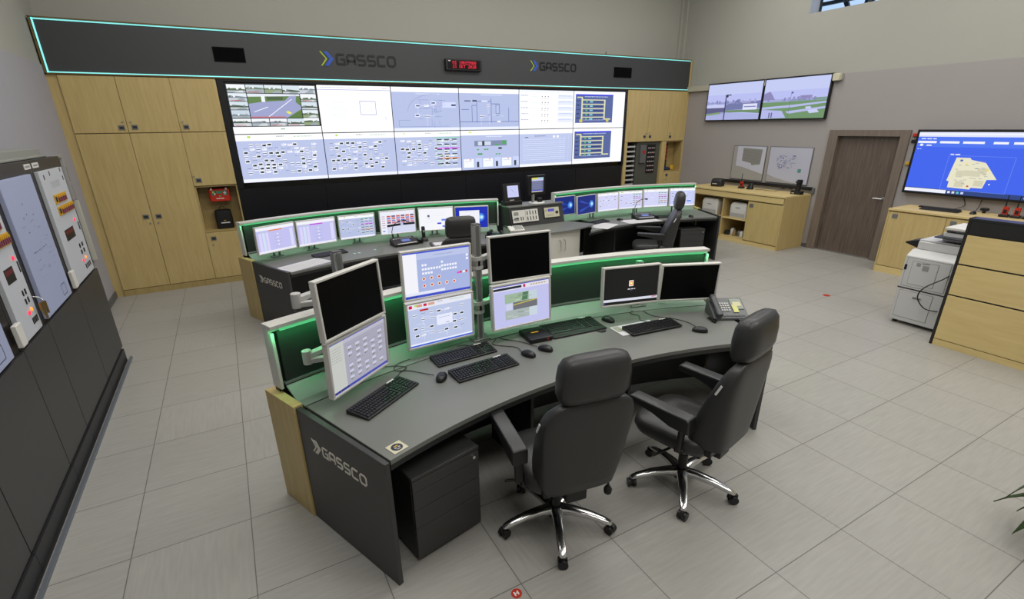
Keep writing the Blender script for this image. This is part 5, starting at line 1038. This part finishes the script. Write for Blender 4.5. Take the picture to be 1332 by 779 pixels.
for k,(y0,y1,lab) in enumerate(((6.69,8.0,'wall-mounted screen showing a lamp post and buildings, left of the pair'),(5.42,6.68,'wall-mounted screen showing green lawns and paths, right of the pair'))):
    t=thing('wall_screen',lab,'screen',(XR-.05,(y0+y1)/2,2.265),-PI/2,0,'two wall screens above the sideboard'); hw=(y1-y0)/2
    b=MB(); b.box(-hw,hw,-.02,.045,0,.735,PLB); b.build('housing',t,bev=.004); landscape(k).build('screen',t,-hw+.022,hw-.022,.024,.71,-.0208,SCREEN,.0004)
b=MB(); b.box(XR-.09,XR-.001,5.30,5.41,2.87,2.985,CREAM); tag(b.build('junction_box',bev=.01),'small cream junction box on the wall right of the two screens','box')
# ------------------------------------------------------------ counter with big screen
t=thing('big_screen','large black-framed wall screen with blue page and cream floor plan','screen',(XR-.06,2.87,1.165),-PI/2)
b=MB(); b.box(-1.09,1.09,-.03,.055,0,.93,PLB); b.build('housing',t,bev=.006)
P=Paint('#3c63ee'); P.r(0,0,1,.075,'#dfe4fb',1); P.r(0,.02,1,.045,'#f4f6ff',2); P.r(.0,.075,1,.24,'#4a74f2',1); P.r(0,.93,1,1,'#27407e',1); P.r(0,.94,.25,.995,'#f0f2fb',2)
rng=random.Random(6); P.text(.02,.10,.09,.016,'#e8eeff',rng); 
for x0,x1 in ((.0,.115),(.13,.245),(.26,.38),(.42,.50),(.52,.60),(.65,.78)): P.r(x0+.005,.145,x1,.18,'#f4f6ff',2)
P.dot(.03,.21,.02,'#f2f4ff',2,1.9); P.r(.06,.205,.09,.225,'#e8ecff',2); P.text(.01,.27,.03,.012,'#c9d6ff',rng)
for a in ((.21,.37,.56,.37),(.56,.37,.56,.93),(.21,.93,.56,.93),(.21,.37,.21,.93)): P.ln(*a,'#6f8ff6',.005,2,2.2)
P.text(.215,.345,.06,.016,'#f0f4ff',rng)
P.p([(.255,.40),(.33,.40),(.34,.43),(.42,.47),(.50,.72),(.45,.73),(.44,.87),(.38,.87),(.375,.90),(.25,.89),(.25,.79),(.235,.78)],'#e8e4c8',3)
for k in range(30): x=.26+rng.random()*.18; y=.44+rng.random()*.40; P.r(x,y,x+.018,y+.006,'#8b8fa0',4); 
for k in range(6): x=.27+rng.random()*.12; y=.48+rng.random()*.3; P.r(x,y,x+.05,y+.09,'#d3cfb4',4) 
P.r(.28,.43,.295,.46,'#4a5fb0',5); P.dot(.32,.50,.012,'#e6dc3a',5,2); P.dot(.44,.58,.014,'#e6dc3a',5,2); P.dot(.36,.85,.014,'#c04a4a',5,2); P.dot(.47,.80,.01,'#f4f6ff',5,2)
for k in range(4): P.r(.26+.025*k,.95,.275+.025*k,.985,['#dfe6ff','#e6e2d8','#60c0c8','#d0d8f8'][k],3)
for k in range(8): P.r(.66+.03*k,.955,.675+.03*k,.98,'#c9d2ee',3)
P.build('screen',t,-1.055,1.055,.035,.895,-.0312,SCREEN,.0005)
for (z,m_,lab) in ((2.02,RED,'small red fire call point peeking out at the left edge of the big screen'),(1.93,PLB,'small black round device below the red call point'),(1.60,YEL,'small yellow label left of the big screen')):
    b=MB(); b.box(XR-.03,XR-.001,3.98,4.04,z-.03,z+.02,m_); tag(b.build('wall_device',bev=.008),lab,'wall device')
cb=thing('counter','long maple counter standing below the large blue screen','counter',(8.78,3.80,0),-PI/2)
b=MB(); b.box(-.02,3.0,-.03,.62,.955,.985,WOODH); b.build('top',cb,bev=.002)
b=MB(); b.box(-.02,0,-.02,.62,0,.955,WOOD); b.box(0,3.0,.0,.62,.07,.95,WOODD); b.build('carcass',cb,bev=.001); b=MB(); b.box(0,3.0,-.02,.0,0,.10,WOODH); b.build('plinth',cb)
for k in range(4):
    b=MB(); b.box(.003+k*.72,.717+k*.72,-.020,-.001,.11,.935,WOOD); d_=b.build('door',cb,bev=.002); b=MB(); b.box(.05+k*.72,.12+k*.72,-.026,-.020,.845,.91,MATS['satin_steel']); b.build('flush_pull',d_,bev=.003)
keyboard('black keyboard on the counter under the large blue screen',(9.06,3.30),-PI/2+.06,'keyboards on the back desks',L=.46,Wd=.16,z=.986,sticker=False)
mouse('black mouse on the counter under the large blue screen',9.10,2.93,-PI/2,'mice on the back desks',.986)
b=MB(); b.box(-.25,.25,-.04,.04,0,.02,PLB); o=b.build('cable_bar',bev=.005); o.location=(9.24,3.38,.986); o.rotation_euler=(0,0,-PI/2); tag(o,'flat black bar behind the keyboard on the counter','bar')
cord([(9.415,3.2,1.17),(9.40,3.15,1.05),(9.30,3.22,.992),(9.34,3.0,.992),(9.415,2.98,1.17)],'black cables hanging below the large screen',.005)
t=thing('webcam','small black webcam at the wall above the counter','camera',(9.30,2.88,.986),-PI/2); b=MB(); b.cyl((0,0,0),.02,.03,PLB,12); b.sup([(0,0,.03,.03,.015,0),(0,0,.04,.05,.025,0),(0,0,.065,.05,.025,0),(0,0,.075,.03,.015,0)],PLB); b.build('body',t)
for i,(x,y) in enumerate(((9.16,2.62),(9.16,2.50),(9.16,2.38))):
    radio('red and black handheld radio on the counter, %s from the left'%['first','second','third'][i],x,y,.986,-PI/2,'radios in chargers')
# ------------------------------------------------------------ copier
t=thing('copier','large light grey office copier between the counter and the maple drawer unit','copier',(6.60,2.36,0),-PI/2)
# local x: -(y-2.36) from -.22..+.?; local y : depth toward +x
CG=mat('copier_grey','#c0c0be',.45); CD=mat('copier_seam','#6f6f6f',.5)
b=MB(); v=[(-.22,0,.04),(.42,0,.04),(.42,.62,.04),(-.22,.62,.04),(-.22,0,.80),(.42,0,.80),(.42,.62,.84),(-.22,.62,.84)]
b.prism([(0,.04),(.62,.04),(.62,.86),(.10,.86),(.0,.80)],-.225,.31,CG,Matrix(((0,0,1,0),(1,0,0,0),(0,1,0,0),(0,0,0,1)))); b.build('body',t,bev=.008)
b=MB(); b.box(-.199,.209,-.002,.0,.456,.784,CD); b.box(-.195,.205,-.004,-.001,.46,.78,CG); b.box(-.144,.104,-.005,-.004,.486,.754,CD); b.box(-.14,.10,-.008,-.005,.49,.75,CG); b.build('side_cover',t,bev=.004)
b=MB(); b.box(-.194,.134,-.002,0,.086,.404,CD); b.box(-.19,.13,-.004,-.001,.09,.40,CG); b.box(-.05,.03,-.010,-.004,.33,.35,CD); b.build('lower_cover',t,bev=.004)
b=MB(); b.box(-.225,.31,-.003,.001,.425,.437,PLB); b.box(-.21,-.185,-.006,0,.64,.70,PLB); b.build('seam_gap',t)
b=MB(); b.box(-.05,.02,-.0095,-.008,.735,.745,CD); b.box(-.04,.02,-.0095,-.008,.66,.72,MGREY); b.box(-.10,-.06,-.0095,-.008,.70,.74,MGREY); b.build('stickers',t)
b=MB(); b.box(-.20,.31,.14,.62,.86,.95,CG); b.build('scanner_base',t,bev=.008)
b=MB(); b.box(-.02,.31,.20,.62,.98,1.08,CG); b.box(-.02,.31,.20,.62,1.10,1.135,WHITE); b.box(-.0,.31,.19,.60,1.08,1.10,PLB); b.build('document_feeder',t,bev=.008)
b=MB(); b.box(-.06,.30,.10,.34,1.02,1.035,mat('tray_navy','#23252e',.5)); b.box(-.20,.31,.16,.6,.95,.97,CG); b.build('document_tray',t,bev=.004)
b=MB(); b.prism([(-.34,.90),(-.20,.86),(-.20,.94),(-.22,.955),(-.34,.915)],.18,.44,PLB,Matrix(((1,0,0,0),(0,0,1,0),(0,1,0,0),(0,0,0,1)))); b.build('output_tray',t,bev=.003)
b=MB(); 
for xx in (-.18,.27):
    for yy in (.06,.56): b.cyl((xx,yy,0),.025,.04,PLB,12)
b.build('wheels',t)
cord([(6.605,2.15,.66),(6.54,2.18,.62),(6.50,2.30,.50),(6.50,2.33,.38),(6.53,2.25,.27),(6.605,2.15,.25)],'black power cable looping down the side of the copier',.006)
# ------------------------------------------------------------ maple drawer unit, right edge
t=thing('drawer_counter','tall maple unit with black band and black edge, at the right picture edge','counter',(6.27,2.01,0),-PI/2)
b=MB(); b.box(-.02,.005,-.012,.13,0,1.335,BLACK); b.build('edge_panel',t,bev=.002)
b=MB(); b.box(.006,1.9,.0,.13,.0,1.31,BLACK); b.build('body',t); b=MB(); b.box(-.02,1.9,-.014,.13,1.31,1.335,mat('black_top','#242428',.3)); b.build('top',t,bev=.002)
for z0,z1 in ((.075,.549),(.565,.869),(.885,1.170)):
    b=MB(); b.box(.008,1.9,-.012,0,z0,z1,WOODH); b.build('drawer_front',t,bev=.0015)
b=MB(); b.box(.008,1.9,-.012,0,1.18,1.308,BLACK); b.build('black_band',t); b=MB(); b.box(.008,1.9,-.010,0,.0,.068,WOODH); b.build('plinth',t)
# ------------------------------------------------------------ plant at the right edge
t=thing('potted_plant','green leafy plant reaching in at the right picture edge','plant',(3.66,.32,0))
b=MB(); b.cyl((0,0,0),.11,.20,POT,28,.14); b.cyl((0,0,.185),.13,.01,SOIL,28); b.build('pot',t)
rng=random.Random(12)
L_=MB()
for k in range(40):
    a=2*PI*k/40*2+rng.random()*.3; el=rng.uniform(.3,1.2); ln=rng.uniform(.24,.36); h0=rng.uniform(.25,.55)
    pts=[]; n=7
    for i in range(n+1):
        u=i/n; rr=.02+ln*u*cos(el*(1-u*.3)); z=h0+ln*u*sin(el)-.38*u*u*(1.2-el*.4)
        wdt=.034*sin(PI*min(1,u*.95+.05))**.8
        pts.append((rr,z,wdt))
    v=[];f=[]
    for i,(rr,z,wd) in enumerate(pts):
        for s_ in (-1,0,1): v.append((rr*cos(a)-s_*wd*sin(a),rr*sin(a)+s_*wd*cos(a),z+(.006 if s_ else 0)))
    for i in range(n):
        for s_ in range(2): f.append((i*3+s_,i*3+s_+1,i*3+s_+4,i*3+s_+3))
    L_.add(v,f,LEAF)
o=L_.build('leaves',t,smooth=60); so=o.modifiers.new('s','SOLIDIFY'); so.thickness=.002
b=MB(); 
for k in range(5): b.tube([(0,0,.19),(.02*cos(k*1.3),.02*sin(k*1.3),.35),(.03*cos(k*1.3),.03*sin(k*1.3),.52)],.006,LEAF,6)
b.build('stems',t)
# floor stickers
t=thing('floor_sticker','round red sticker on the floor at the bottom picture edge','sticker',(.90,1.585,.0006)); b=MB(); b.cyl((0,0,0),.028,.001,RED,28); b.build('disc',t); b=MB(); b.box(-.014,-.006,-.012,.012,.001,.0016,WHITE); b.box(.004,.012,-.012,.012,.001,.0016,WHITE); b.box(-.006,.004,-.002,.004,.001,.0016,WHITE); b.build('mark',t)
b=MB(); b.cyl((0,0,0),.045,.001,RED,24); o=b.build('floor_sticker'); o.location=(6.91,3.48,.0006); tag(o,'small red round sticker on the floor in front of the door','sticker')
